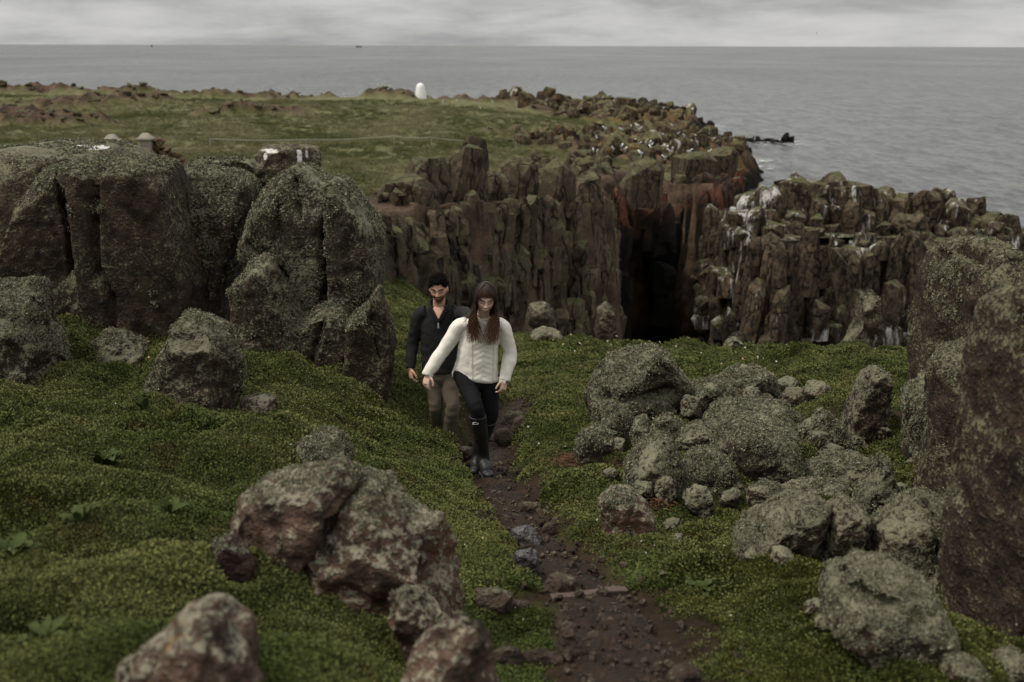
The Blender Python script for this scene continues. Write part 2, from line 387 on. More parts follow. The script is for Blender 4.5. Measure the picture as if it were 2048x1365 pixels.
class Cached:
    """A smooth surface sampled once on a regular grid."""
    def __init__(s, f, x0, x1, y0, y1, st):
        s.x0, s.y0, s.st = x0, y0, st; xs = np.arange(x0, x1 + st, st); ys = np.arange(y0, y1 + st, st); s.nx, s.ny = len(xs), len(ys)
        gx, gy = np.meshgrid(xs, ys); s.g = f(gx, gy).reshape(s.ny, s.nx)
    def __call__(s, x, y):
        u = np.clip((np.ravel(x) - s.x0) / s.st, 0, s.nx - 1.001); v = np.clip((np.ravel(y) - s.y0) / s.st, 0, s.ny - 1.001)
        i = u.astype(int); j = v.astype(int); a = u - i; b = v - j; a = a * a * (3 - 2 * a) * .0 + a
        return (s.g[j, i] * (1-a) + s.g[j, i+1] * a) * (1-b) + (s.g[j+1, i] * (1-a) + s.g[j+1, i+1] * a) * b
near_px = [(0,1365,2.2),(300,1365,2.3),(600,1365,2.45),(800,1365,2.6),(0,1100,3.28),(300,1100,3.45),(550,1130,3.4),(0,900,5.06),(300,900,5.2),
    (550,900,5.6),(700,900,6.0),(0,760,7.9),(250,770,8.0),(480,790,7.9),(620,752,8.5),(560,716,8.7),(740,830,8.2),(820,862,8.6),(850,912,7.5),(900,1000,5.9),
    (950,960,6.85),(930,1100,4.7),(1000,1150,4.3),(960,1230,3.85),(950,1365,3.0),(800,720,14),(820,650,21),(800,610,27),
    (1400,1300,3.3),(1600,1250,3.6),(2000,1365,3.0),(1400,1130,4.4),(1300,1050,5.2),(1700,1120,4.5),(2000,1180,4.1),(1200,950,6.6),(1100,870,8.6),
    (1150,800,11),(1450,1010,6.0),(1750,900,7.3),(1600,780,10.5),(1800,760,10.8),(1400,740,13),(1500,700,17.5),(1100,720,16),(1100,680,20),
    (1300,690,20),(1450,695,19),(1800,705,18),(1900,800,9.5),(2048,900,7)]
near_pts = [tuple(P(*q)) for q in near_px] + [(0,-2,-1.5),(3.5,0,-1.6),(-3,0,-1.4),(6,6,-2.9),(9,12,-4.2),(11,20,-6.2),(0,1,-1.75),(-5,14,-2.9),
    (-8,12,-2.3),(-10,20,-3.4),(-10,30,-4.6),(-18,15,-2.0),(-6,27,-5.6),(0,33,-8.5),(-20,33,-4.5)]
base_near = Cached(TPS(near_pts), -42, 42, -4, 42, .2)
path_px = [(1330,1520,2.2),(1270,1365,3.0),(1215,1200,4.0),(1085,1080,5.15),(1020,1000,6.33),(985,940,7.65),(965,893,8.9),(1005,845,10.2),(1040,800,11.8),(1062,745,14.6),(1075,705,18.0)]
PATH = np.array([tuple(P(*q)) for q in path_px])
PW = np.array([.25, .24, .22, .14, .155, .20, .26, .24, .22, .22, .2])
_yy = np.linspace(PATH[0, 1], PATH[-1, 1], 160)
def _cs(v):   # smooth resample along Y
    r = np.interp(_yy, PATH[:, 1], v); k = np.ones(9) / 9; e = np.pad(r, 4, mode='edge'); return np.convolve(e, k, 'valid')
PX, PZ, PWD = _cs(PATH[:, 0]), _cs(PATH[:, 2]), _cs(PW)
def path_side(x, y):
    """Signed sideways distance from the path's edge (negative on the path) and the path's height there."""
    cx = np.interp(y, _yy, PX); w = np.interp(y, _yy, PWD) * (1 + .25 * noise3(xy3(x, y, 2.1, 3.0)))
    return x - cx, w, np.interp(y, _yy, PZ)
EDGE = np.array([(-40, 60), (-5.2, 40), (-3.2, 33), (-2.2, 29.5), (-1.0, 27), (.3, 23.8), (1.5, 21.8), (3.0, 20.4), (5.0, 19.4), (8.2, 19.0), (12, 19.5), (20, 18), (30, 15)])
DIPS = [(P(45,1235,2.72), .15, .26), (P(20,855,5.7), .26, .14), (P(470,1150,3.18), .08, .10), (P(492,1255,2.75), .08, .12), (P(1155,1070,5.0), .2, .12)]
def near_z(x, y, detail=True):
    shp = np.shape(x); x = np.ravel(np.asarray(x, float)); y = np.ravel(np.asarray(y, float))
    z = base_near(x, y)
    if detail:
        hum = fbm(xy3(x, y, .6, 1.0), 2) * .10 + np.abs(noise3(xy3(x, y, 1.05, 4.0))) * .30 + np.abs(noise3(xy3(x, y, 2.7, 14.0))) * .11 - .10
        hum = hum + .025 * fbm(xy3(x, y, 6.5, 7.0), 2)
        s0, w0, _ = path_side(x, y); z = z + hum * sm(y, 1.0, 3.0) * (.2 + .8 * sm(np.abs(s0) - w0, .05, .8) * 1.0)
    for c, r, dp in DIPS: z = z - dp * np.exp(-(((x - c.x) / r) ** 2 + ((y - c.y) / (r * 1.2)) ** 2) ** 2)
    s, w, pz = path_side(x, y)
    d = np.abs(s) - w
    live = sm(y, 2.0, 2.6) * (1 - sm(y, 11.0, 15.0))
    tgt = pz - .05 + (.02 * fbm(xy3(x, y, 7, 9.0), 3) if detail else 0)
    span = np.where(s < 0, .12, .20)
    k = (1 - sm(d, -.06, span)) * live
    z = z * (1 - k) + np.minimum(tgt, z) * k
    ye = np.interp(x, EDGE[:, 0], EDGE[:, 1]) + (.8 * fbm(xy3(x, y, .5, 2.0), 3) if detail else 0)
    drop = y - ye
    z = z - np.where(drop > 0, np.minimum(drop * 2.6 + .3 * np.sqrt(np.maximum(drop, 0)), 40), 0) - .25 * sm(drop, -2.5, 0)
    return np.maximum(z, SEA - 3).reshape(shp)
def gz(x, y): return float(near_z(np.array([x]), np.array([y]))[0])
def hit(px, py, y0=1.5, y1=30):
    """Distance at which the line of sight through a pixel meets the near ground."""
    ys = np.linspace(y0, y1, 700); dx = (px - CX) / FPX; dy = -(py - CY) / FPX; t = ys / (CP + dy * SP)
    g = near_z(dx * t, ys); r = (-SP + dy * CP) * t
    i = np.argmax(r < g); return float(ys[i]) if (r < g).any() else y1
nr, nc = 380, 420
yr = -3 + 42.0 * (np.linspace(0, 1, nr) ** 1.9); u = np.linspace(-1, 1, nc)
Yg = np.repeat(yr[:, None], nc, 1); Xg = u[None, :] * (3.6 + .80 * (Yg + 3)); Zg = near_z(Xg, Yg)
gme = mesh_np('ground', np.stack([Xg.ravel(), Yg.ravel(), Zg.ravel()], 1), grid_faces(nr, nc), 'ground_mat')
def soil_mask(x, y):
    s, w, _ = path_side(x, y); d = np.abs(s) - w
    m = (1 - sm(d + .25 * noise3(xy3(x, y, 3.1, 5.0)), .0, .22)) * sm(y, 1.8, 2.4) * (1 - sm(y + 4 * noise3(xy3(x, y, .9, 6.0)), 9.5, 14))
    n = fbm(xy3(x, y, .55, 21.0), 4)
    m = np.maximum(m, sm(n, .42, .60) * sm(x, .4, 1.4))
    m = np.maximum(m, sm(fbm(xy3(x, y, 1.6, 33.0), 3), .50, .68) * .9)
    for c, r, dp in DIPS: m = np.maximum(m, 1 - sm(np.hypot((x - c.x) / r, (y - c.y) / (r * 1.2)), .7, 1.1))
    return m
float_attr(gme, 'soil', soil_mask(Xg.ravel(), Yg.ravel()))
ground = link('ground', gme, kind='structure')
# the trodden path: its own sheet in the gully
pr = np.linspace(2.1, 13.5, 300); pc = np.linspace(-1, 1, 26)
Yp = np.repeat(pr[:, None], 26, 1); cxp = np.interp(Yp, _yy, PX); wp = np.interp(Yp, _yy, PWD) * 1.0
wp = wp * (1 - .85 * sm(Yp, 9.5, 13.3)) * (1 + .35 * noise3(xy3(np.sign(pc)[None, :] * 9 + 0 * Yp, Yp, 2.6)).reshape(Yp.shape)); Xp = cxp + pc[None, :] * wp
Zp = near_z(Xp, Yp) + .016 - .045 * np.abs(pc)[None, :] ** 4 + (.018 * fbm(xy3(Xp, Yp, 9, 2.0), 3)).reshape(Xp.shape)
path = link('path', mesh_np('path', np.stack([Xp.ravel(), Yp.ravel(), Zp.ravel()], 1), grid_faces(300, 26), 'soil_mat'), kind='structure')

# ------------------------------------------------------------------ sea
S = 90000.0
sea = link('sea', mesh_np('sea', [(-S, -S, SEA), (S, -S, SEA), (S, S, SEA), (-S, S, SEA)], [(0, 1, 2, 3)], 'sea_mat'), kind='structure')

# ------------------------------------------------------------------ far headland
far_px = [(300,300,100),(100,300,100),(400,250,150),(600,300,100),(840,198,240),(600,201,240),(330,194,232),(100,188,228),(0,190,225),(-300,194,225),(700,400,52),(560,400,50),(1000,400,56),
    (1200,408,64),(1400,378,85),(1440,360,90),(1060,203,282),(980,207,262),(1200,214,312),(1330,228,335),(1100,300,130),(1250,262,185),(900,300,110),(850,250,160),(1050,350,82),
    (1250,330,112),(1300,300,150),(1430,292,200),(780,445,31),(900,425,37),(1100,420,48),(100,240,165),(-300,260,150),(-200,330,80),(200,225,180)]
far_pts = [tuple(P(*q)) for q in far_px] + [(-60,30,-3.5),(-25,33,-4.6),(-120,60,-6),(-14,31,-4.9)]
base_far = Cached(TPS(far_pts, .5), -290, 290, 20, 410, 2.0)
def W(px, py, Y): p = P(px, py, Y); return (p.x, p.y)
COAST = np.array([(-200, 20), (-30, 20), (-14, 27.5), (-8, 29.0), W(775,440,31.0), W(900,425,36.5), W(1000,420,42), W(1110,420,48), W(1196,425,52.5), W(1208,425,64), W(1232,425,84), W(1310,425,85),
    W(1390,400,79), W(1448,380,80), W(1462,350,88), W(1440,330,100), W(1375,330,112), W(1310,340,118), W(1318,320,138), W(1400,315,160), W(1490,318,196), W(1488,308,206), W(1420,285,222),
    W(1330,285,215), W(1262,270,225), W(1258,262,260), W(1330,262,290), W(1395,245,325), W(1370,228,352), W(1290,215,350), W(1190,212,326), W(1060,205,292), W(985,205,271), W(840,198,247), W(600,195,247), W(330,187,240), W(100,180,236), W(-200,185,234), (-260, 200), (-260, 20)])
def poly_sd(x, y, poly):
    x = np.ravel(x); y = np.ravel(y); d = np.full(len(x), 1e9); ins = np.zeros(len(x), bool); n = len(poly)
    for i in range(n):
        a, b = poly[i], poly[(i+1) % n]; ab = b - a
        t = np.clip(((x - a[0]) * ab[0] + (y - a[1]) * ab[1]) / (ab @ ab), 0, 1)
        d = np.minimum(d, np.hypot(x - a[0] - t * ab[0], y - a[1] - t * ab[1]))
        c = (a[1] > y) != (b[1] > y)
        with np.errstate(divide='ignore', invalid='ignore'): xi = a[0] + (y - a[1]) / (b[1] - a[1]) * ab[0]
        ins ^= c & (x < xi)
    return np.where(ins, d, -d)
OUTC = [(60,185,226,30,7,2.2),(170,225,185,26,9,2.0),(250,215,195,22,8,2.6),(480,235,165,20,6,1.8),(470,190,232,26,6,1.2),(780,196,238,18,6,1.6),(20,250,155,26,9,2.5),(100,262,142,24,7,2.2),(560,196,238,14,5,1.0),(260,182,230,20,6,1.6)]
OUTW = [(P(a, b, y).x, y, .5 * w, .5 * dpt, h) for a, b, y, w, dpt, h in OUTC]
def rocky(x, y):
    """How rocky the headland is: bands along the coast plus outcrops in the field."""
    x = np.ravel(x); y = np.ravel(y)
    sd = poly_sd(x, y, COAST)
    n = fbm(xy3(x, y, .05, 5.0), 4)
    width = np.interp(y, [25, 60, 100, 150, 250, 350], [2.2, 8, 13, 22, 30, 34])
    width = width * np.where(x < -14, .25, 1.0)
    r = sm(1.15 - sd / width + 0.8 * n, .35, .75)
    for cx, cy, rw, rd, h in OUTW:
        q = np.hypot((x - cx) / rw, (y - cy) / rd) + .55 * fbm(xy3(x, y, .16, 8.0), 3); r = np.maximum(r, 1 - sm(q, .55, 1.0))
    return r, sd
def far_z(x, y, detail=True):
    shp = np.shape(x); x = np.ravel(np.asarray(x, float)); y = np.ravel(np.asarray(y, float))
    z = base_far(x, y); r, sd = rocky(x, y)
    sdn = sd + (1.2 * fbm(xy3(x, y, .22, 3.0), 3) * np.clip(y / 80, .3, 2.0) if detail else 0)
    if detail:
        z = z + .55 * fbm(xy3(x, y, .06, 2.0), 3) * sm(y, 50, 120)
        z = z + (.30 * np.abs(noise3(xy3(x, y, .42, 6.0))) + .16 * np.abs(noise3(xy3(x, y * .6, 1.3, 6.0)))) * (1 - r)
        z = z + r * (ridged(xy3(x, y, .16, 4.0), 4) * .75 + .2) * np.clip(y / 110, .3, 1.3)
        for cx, cy, rw, rd, h in OUTW:
            q = np.hypot((x - cx) / rw, (y - cy) / rd); z = z + h * .42 * np.exp(-q * q * 1.6) * (1 + .7 * fbm(xy3(x, y, .3, 1.0), 3))
    steep = np.interp(y, [25, 70, 100, 150, 250, 350], [9, 9, 6, 1.6, .9, .55])
    coast = np.where(y > 100, np.minimum(sdn, 0) * steep - np.maximum(0, 5 - sdn) * .28 * sm(y, 100, 200), np.minimum(sdn, 0) * steep)
    z = np.maximum(z + coast, SEA - 3)
    return z.reshape(shp)
nr, nc = 390, 500
yr = 26.5 * (400 / 26.5) ** np.linspace(0, 1, nr); u = np.linspace(-1, 1, nc)
Yf = np.repeat(yr[:, None], nc, 1); Xf = u[None, :] * (14 + .62 * Yf); Zf = far_z(Xf, Yf)
fme = mesh_np('headland', np.stack([Xf.ravel(), Yf.ravel(), Zf.ravel()], 1), grid_faces(nr, nc), 'field_mat')
rk, sdf = rocky(Xf.ravel(), Yf.ravel())
float_attr(fme, 'rock', rk); float_attr(fme, 'orange', sm(Yf.ravel(), 70, 120) * sm(Xf.ravel(), 4, 25))
# worn earth track over the field
tr = np.array([W(640,312,95), W(760,305,98), W(860,297,103), W(1000,292,112), W(1060,300,118), W(1110,305,116)])
td = np.full(Xf.size, 1e9); xr, yr2 = Xf.ravel(), Yf.ravel()
for a, b in zip(tr[:-1], tr[1:]):
    ab = b - a; t_ = np.clip(((xr - a[0]) * ab[0] + (yr2 - a[1]) * ab[1]) / (ab @ ab), 0, 1); td = np.minimum(td, np.hypot(xr - a[0] - t_ * ab[0], (yr2 - a[1] - t_ * ab[1]) * .8))
tn = fbm(xy3(xr, yr2, .3, 11.0), 3)
float_attr(fme, 'soil', (1 - sm(td + 1.2 * tn, .5, 1.3)) * sm(fbm(xy3(xr, yr2, .09, 14.0), 2), -.3, .05))
headland = link('headland', fme, kind='structure')
def fz(x, y): return float(far_z(np.array([x]), np.array([y]))[0])
# ------------------------------------------------------------------ cliff blocks (children of the cliffs)
def hull_mesh(name, pts, mat):
    bm = bmesh.new()
    for p in pts: bm.verts.new(p)
    bmesh.ops.convex_hull(bm, input=bm.verts)
    bmesh.ops.delete(bm, geom=[v for v in bm.verts if not v.link_faces], context='VERTS')
    bmesh.ops.subdivide_edges(bm, edges=[e for e in bm.edges if e.calc_length() > .22], cuts=1, use_grid_fill=True)
    bmesh.ops.triangulate(bm, faces=bm.faces)
    bmesh.ops.recalc_face_normals(bm, faces=bm.faces); bm.normal_update()
    v0 = np.array([v.co for v in bm.verts]); off = hash(name) % 7 + len(bpy.data.meshes) * 3.7
    dn = .045 * noise3(v0 * 2.3 + off) + .03 * noise3(v0 * 6.1 + off)
    for v, q in zip(bm.verts, dn): v.co += v.normal * float(q)
    me = bpy.data.meshes.new(name); bm.to_mesh(me); bm.free()
    me.materials.append(MATS[mat]); return me
def column_pts(rg, taper=.8):
    n = rg.integers(5, 8); ph = rg.uniform(0, 6.28); pts = []
    a = ph + np.arange(n) / n * 2 * math.pi + rg.uniform(-.28, .28, n)
    for z, s, jz in ((0, 1.0, 0), (.55, .98, .12), (.86, .90, .10), (1.0, taper * rg.uniform(.6, 1.0), .16)):
        for k in range(n):
            r = .5 * s * (1 + rg.uniform(-.2, .16)); pts.append((r * math.cos(a[k]), r * math.sin(a[k]), z + rg.uniform(-jz, jz)))
    return pts
def boulder_pts(rg):
    v = rg.normal(size=(16, 3)); v /= np.linalg.norm(v, axis=1)[:, None]
    v = np.clip(v * rg.uniform(.8, 1.15, (16, 1)), -.72, .72) * (.62, .55, .5); v[:, 2] += .45; return [tuple(q) for q in v]
RG = np.random.default_rng(11)
COLS = {}; BLDS = {}
for mname in ('cliff_rock', 'stack_rock', 'cave_rock', 'coast_rock', 'field_rock', 'skerry_rock'):
    COLS[mname] = [hull_mesh('column_block', column_pts(RG), mname) for k in range(9)]
    BLDS[mname] = [hull_mesh('boulder_block', boulder_pts(RG), mname) for k in range(7)]
BLOCKS = {}
def block(parent, me, loc, sx, sy, sz, rz, tilt=0.0, tdir=0.0, name='rock_block'):
    rot = (Matrix.Rotation(tdir, 3, 'Z') @ Matrix.Rotation(tilt, 3, 'X') @ Matrix.Rotation(-tdir + rz, 3, 'Z'))
    BLOCKS.setdefault(parent.name, []).append((me, Vector(loc), (sx, sy, sz), rot, name))
def flush_blocks(limit=290):
    """The largest blocks of each cliff become parts; what is left over is joined as rubble."""
    for pn, lst in BLOCKS.items():
        par = bpy.data.objects[pn]; lst.sort(key=lambda b: -(b[2][0] * b[2][2]) / ((par.location + b[1]).length ** 2))
        for me, loc, sc, rot, name in lst[:limit]:
            o = bpy.data.objects.new(name, me); COL.objects.link(o); o.parent = par; o.location = loc; o.scale = sc; o.rotation_euler = rot.to_euler()
        rest = lst[limit:]
        if rest:
            Vs, Fs, n = [], [], 0
            for me, loc, sc, rot, name in rest:
                v = verts_of(me) * np.array(sc); v = v @ np.array(rot).T + np.array(loc); f = np.empty(len(me.polygons) * 3, np.int32); me.polygons.foreach_get('vertices', f)
                Vs.append(v); Fs.append(f.reshape(-1, 3) + n); n += len(v)
            me2 = mesh_np('rock_rubble', np.concatenate(Vs), np.concatenate(Fs), None, False); me2.materials.append(rest[0][0].materials[0])
            link('rock_rubble', me2, par, kind='stuff')
def resample(pts, step):
    pts = [np.array(p, float) for p in pts]; L = [0]
    for a, b in zip(pts[:-1], pts[1:]): L.append(L[-1] + np.hypot(*(b - a)[:2]))
    P_ = np.array(pts); n = max(2, int(L[-1] / step)); s = np.linspace(0, L[-1], n)
    return [np.array([np.interp(q, L, P_[:, k]) for k in range(P_.shape[1])]) for q in s]
def wall_core(name, line, thick, mat, parent=None):
    """Solid rock mass behind the blocks. line: (x, y, ztop, zbottom) seen from the front, left to right."""
    rows = resample(line, 1.1); V = []; n = len(rows); m = 16
    for i, r in enumerate(rows):
        a = rows[max(0, i-1)]; b = rows[min(n-1, i+1)]; t = (b - a)[:2]; t = t / np.hypot(*t); nrm = np.array([-t[1], t[0]])
        for k in range(m):
            q = k / (m - 1); z = r[3] + (r[2] - r[3]) * q
            off = .55 * noise3(np.array([[i * .45, q * 7, 3.0]]))[0] + .9 * q * q
            V.append((r[0] + nrm[0] * off, r[1] + nrm[1] * off, z + (.35 * noise3(np.array([[i * .7, 9.0, q]]))[0] if k == m - 1 else 0)))
        V.append((r[0] + nrm[0] * thick, r[1] + nrm[1] * thick, r[2] - .4)); V.append((r[0] + nrm[0] * thick, r[1] + nrm[1] * thick, r[3]))
    F = []; c = m + 2
    for i in range(n - 1):
        for k in range(c): F.append((i*c + k, (i+1)*c + k, (i+1)*c + (k+1) % c, i*c + (k+1) % c))
    me = mesh_np(name, V, F, mat)
    bm = bmesh.new(); bm.from_mesh(me)
    bm.faces.new([bm.verts[k] for k in range(c)]) if hasattr(bm.verts, 'ensure_lookup_table') and not bm.verts.ensure_lookup_table() else None
    bm.faces.new([bm.verts[(n-1)*c + k] for k in range(c)])
    bmesh.ops.recalc_face_normals(bm, faces=bm.faces); bm.to_mesh(me); bm.free()
    return link(name, me, parent)
def tier(parent, line, mat, w, hr, front, rg, zt=0.0, zb=None, lean=.06, seg=1.0, keep=1.0, name='rock_column'):
    """A row of jointed columns standing against a wall, one above another from bottom to top."""
    rows = resample(line, w); n = len(rows)
    for i, r in enumerate(rows):
        a = rows[max(0, i-1)]; b = rows[min(n-1, i+1)]; t = (b - a)[:2]; t = t / (np.hypot(*t) + 1e-9); nrm = np.array([t[1], -t[0]])
        z = (r[3] if zb is None else zb) + rg.uniform(-1.2, 0); top = r[2] + zt + rg.uniform(-.5, .35) * w
        yaw = rg.uniform(0, 6.28); back = rg.uniform(-.35, .25) * w
        while z < top - .3 * w:
            h = min(rg.uniform(*hr), top - z + .2 * w)
            if top - (z + h) < .7 * w: h = top - z
            q = (z - r[3]) / max(1e-3, r[2] - r[3])
            s = w * rg.uniform(.95, 1.55); f = front + back - q * .5 + rg.uniform(-.18, .18) * w
            if rg.random() < keep:
                block(parent, COLS[mat][rg.integers(9)], (r[0] + nrm[0] * f + rg.uniform(-.15, .15) * w, r[1] + nrm[1] * f, z - .12), s, s * rg.uniform(.85, 1.2), h * 1.05 + .12, yaw + rg.uniform(-.2, .2),
                      rg.normal() * lean, rg.uniform(0, 6.28), name)
            z += h * .97
rg = np.random.default_rng(5)
# wall above the gully, facing the path
w1 = [(*W(740,440,30.0), -5.0, -9.0), (*W(800,440,31.5), P(800,452,31.5).z, -10), (*W(870,425,35), P(870,432,35).z, -13), (*W(940,415,39), P(940,410,39).z, -18), (*W(1000,415,42), P(1000,408,42).z, -25.5),
      (*W(1100,415,47), P(1100,402,47).z, -25.5), (*W(1150,415,50), P(1150,404,50).z, -25.5), (*W(1192,415,53), P(1192,418,53).z, -25.5), (*W(1206,415,58), P(1206,412,58).z, -25.5), (*W(1212,415,72), P(1212,420,72).z, -25.5)]
cliff = tag(wall_core('gully_cliff', w1, 3.0, 'cliff_rock'), 'brown columnar cliff wall above the dark gully behind the couple', 'cliff')
tier(cliff, w1, 'cliff_rock', .62, (.9, 3.0), .6, rg, lean=.10)
tier(cliff, w1, 'cliff_rock', .85, (.7, 1.8), .8, rg, zt=-1.6, keep=.5, lean=.2)
tier(cliff, w1, 'cliff_rock', 0.85, (.5, 1.2), -1.0, rg, zt=.25, zb=None if False else -9.0, keep=.9)
# back wall with the sea cave
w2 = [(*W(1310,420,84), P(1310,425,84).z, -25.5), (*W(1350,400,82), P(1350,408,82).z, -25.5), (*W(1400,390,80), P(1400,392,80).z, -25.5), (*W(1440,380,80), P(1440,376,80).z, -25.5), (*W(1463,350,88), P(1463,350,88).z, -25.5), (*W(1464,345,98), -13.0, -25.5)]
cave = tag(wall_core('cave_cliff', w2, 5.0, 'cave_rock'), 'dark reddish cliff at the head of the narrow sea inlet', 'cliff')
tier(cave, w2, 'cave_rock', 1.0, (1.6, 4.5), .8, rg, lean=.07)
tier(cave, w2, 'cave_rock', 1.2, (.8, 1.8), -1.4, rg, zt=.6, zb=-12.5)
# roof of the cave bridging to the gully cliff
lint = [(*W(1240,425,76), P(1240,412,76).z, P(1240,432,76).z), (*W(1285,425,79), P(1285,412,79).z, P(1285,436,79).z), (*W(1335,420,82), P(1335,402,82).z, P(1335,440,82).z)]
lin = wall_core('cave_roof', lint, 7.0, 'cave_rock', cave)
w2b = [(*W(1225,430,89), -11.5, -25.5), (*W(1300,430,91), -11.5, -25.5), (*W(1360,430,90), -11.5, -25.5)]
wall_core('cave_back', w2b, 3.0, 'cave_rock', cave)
# great stack on the right: lower face, ledge, upper blocks
def SPt(px, py, Y, zb): p = P(px, py, Y); return (p.x, p.y, p.z, zb)
w3 = [SPt(1436,470,76,-25.5), SPt(1450,455,70,-25.5), SPt(1500,478,66,-25.5), SPt(1560,500,64,-25.5), SPt(1640,492,65,-25.5), SPt(1720,505,66,-25.5), SPt(1800,485,67,-25.5), SPt(1880,480,68,-25.5), SPt(1960,482,69,-25.5), SPt(2034,470,71,-25.5), SPt(2044,470,78,-25.5)]
stack = tag(wall_core('sea_stack', w3, 9.0, 'stack_rock'), 'broad rocky stack with streaks of white bird lime beside the sea', 'rock stack')
tier(stack, w3, 'stack_rock', .95, (1.3, 3.8), .5, rg, lean=.10)
tier(stack, w3, 'stack_rock', 1.35, (1.0, 2.4), 1.1, rg, zt=-2.5, keep=.45, lean=.12)
w4 = [SPt(1448,418,77,-15), SPt(1500,392,75,-14), SPt(1540,380,73,-14), SPt(1572,366,73,-14), SPt(1592,358,73,-14), SPt(1640,378,73,-14), SPt(1672,358,73.5,-14), SPt(1700,360,74,-14), SPt(1760,384,74,-14), SPt(1800,388,74,-14), SPt(1850,388,74.5,-14),
      SPt(1900,404,75,-14), SPt(1938,408,75,-14), SPt(1955,440,76,-14), SPt(2000,430,76,-14), SPt(2026,432,76,-14)]
wall_core('upper_mass', w4, 4.0, 'stack_rock', stack)
tier(stack, w4, 'stack_rock', 1.45, (1.0, 3.2), .8, rg, lean=.18, name='rock_block')
tier(stack, w4, 'stack_rock', 1.4, (.7, 1.7), 2.4, rg, zt=-1.6, lean=.25, keep=.7, name='rock_block')
for px, py, w_, h_ in [(1590,357,2.6,3.4),(1505,392,2.4,2.6),(1545,378,2.2,2.4),(1672,356,2.8,3.6),(1712,364,2.6,3.2),(1755,380,2.4,2.8),(1800,388,2.2,2.2),(1848,384,2.8,2.6),(1900,400,2.6,2.4),(1932,404,2.0,3.0),(1985,430,2.6,2.2),(2018,428,2.4,3.4),(1625,385,2.0,2.0)]:
    p = P(px, py, 73.0); block(stack, COLS['stack_rock'][rg.integers(9)], (p.x, p.y + rg.uniform(-.5, .8), p.z - h_), w_ * rg.uniform(.85, 1.15), w_, h_, rg.uniform(0, 6), rg.normal() * .14, rg.uniform(0, 6))
# ragged brow over the cave mouth and broken jambs
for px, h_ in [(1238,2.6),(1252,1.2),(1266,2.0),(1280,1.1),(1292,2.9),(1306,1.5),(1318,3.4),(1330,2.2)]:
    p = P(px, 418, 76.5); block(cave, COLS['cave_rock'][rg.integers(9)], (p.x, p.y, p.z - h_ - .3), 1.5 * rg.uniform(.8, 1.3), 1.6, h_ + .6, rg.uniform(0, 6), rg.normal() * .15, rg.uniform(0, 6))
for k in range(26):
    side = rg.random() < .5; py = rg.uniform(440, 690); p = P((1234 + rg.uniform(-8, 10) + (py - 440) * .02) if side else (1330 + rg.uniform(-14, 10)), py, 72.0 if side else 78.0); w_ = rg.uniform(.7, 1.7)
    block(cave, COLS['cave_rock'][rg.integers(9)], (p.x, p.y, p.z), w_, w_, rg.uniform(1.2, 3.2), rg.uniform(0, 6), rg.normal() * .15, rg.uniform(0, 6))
# loose blocks on the ledge of the stack
for k in range(190):
    t_ = rg.uniform(0, 1); a_ = resample(w3, 1.0); b_ = resample(w4, 1.0); pa = a_[int(t_ * (len(a_) - 1))]; pb = b_[int(t_ * (len(b_) - 1))]; q = rg.beta(2.2, 1.1); s_ = rg.uniform(.6, 1.7)
    block(stack, (BLDS if rg.random() < .6 else COLS)['stack_rock'][rg.integers(7)], (pa[0] * (1-q) + pb[0] * q, pa[1] * (1-q) + pb[1] * q, pa[2] - .35 - .15 * s_), s_ * 1.2, s_, s_ * rg.uniform(.7, 1.5), rg.uniform(0, 6), rg.normal() * .25, rg.uniform(0, 6))
# tumbled rocks over the headland, thickest towards the shore
def scatter_rocks(parent, n, region, mat, smin, smax, rg, name='rock_block', cond=None, zoff=-.25):
    m = n * 25; px = rg.uniform(region[0], region[1], m); Y = np.exp(rg.uniform(math.log(region[2]), math.log(region[3]), m)); x = (px - CX) / FPX * Y
    r, sd = rocky(x, Y); z = far_z(x, Y); ok = (r > .5) & (sd > -.5) & (z > SEA + .2)
    if cond is not None: ok &= cond(x, Y, sd)
    for i in np.nonzero(ok)[0][:n]:
        s = rg.uniform(smin, smax) * (Y[i] / 100) ** .55 * rg.choice([.6, .8, 1, 1.5], p=[.35, .35, .22, .08])
        me = (COLS if rg.random() < .4 and mat != 'field_rock' else BLDS)[mat][rg.integers(7)]; flat = .55 if mat == 'field_rock' else 1.0
        block(parent, me, (x[i], Y[i], z[i] + zoff * s), s * rg.uniform(.8, 1.4), s * rg.uniform(.8, 1.3), s * rg.uniform(.6, 1.3) * flat, rg.uniform(0, 6.28), rg.normal() * .25, rg.uniform(0, 6.28), name)
scatter_rocks(headland, 330, (760, 1460, 34, 105), 'cliff_rock', .8, 1.7, rg, cond=lambda x, y, sd: (y > 33) & (sd > .8))
scatter_rocks(headland, 700, (980, 1500, 100, 350), 'coast_rock', .9, 1.9, rg)
scatter_rocks(headland, 260, (-60, 900, 120, 245), 'field_rock', .6, 1.3, rg)
# single upstanding blocks on the brow, each recognisable
for px, py, Y, w_, h_, yaw, ti, td in [(800,420,36,2.2,1.3,.3,.25,1.5),(845,410,38,2.4,1.9,.9,.15,1.2),(900,415,40,1.9,2.6,.2,.2,1.4),(935,400,41,2.0,1.9,1.4,-.1,0),(925,375,44,1.5,2.2,.6,.25,1.3),(1285,385,74,4.0,2.4,.5,.1,0),(1380,365,86,4.4,2.8,.1,.1,1),(1440,352,88,3.6,2.6,.8,.05,0),(970,420,43,1.6,1.2,1,0,0),
                               (1040,405,46,1.8,1.8,.4,.1,0),(1110,400,49,1.9,2.0,.7,.12,1),(1175,405,52,2.0,1.6,.2,0,0)]:
    p = P(px, py, Y); block(headland, COLS['cliff_rock'][rg.integers(9)], (p.x, p.y, p.z - h_ * .35), w_, w_ * .8, h_ * 1.25, yaw, ti, td)
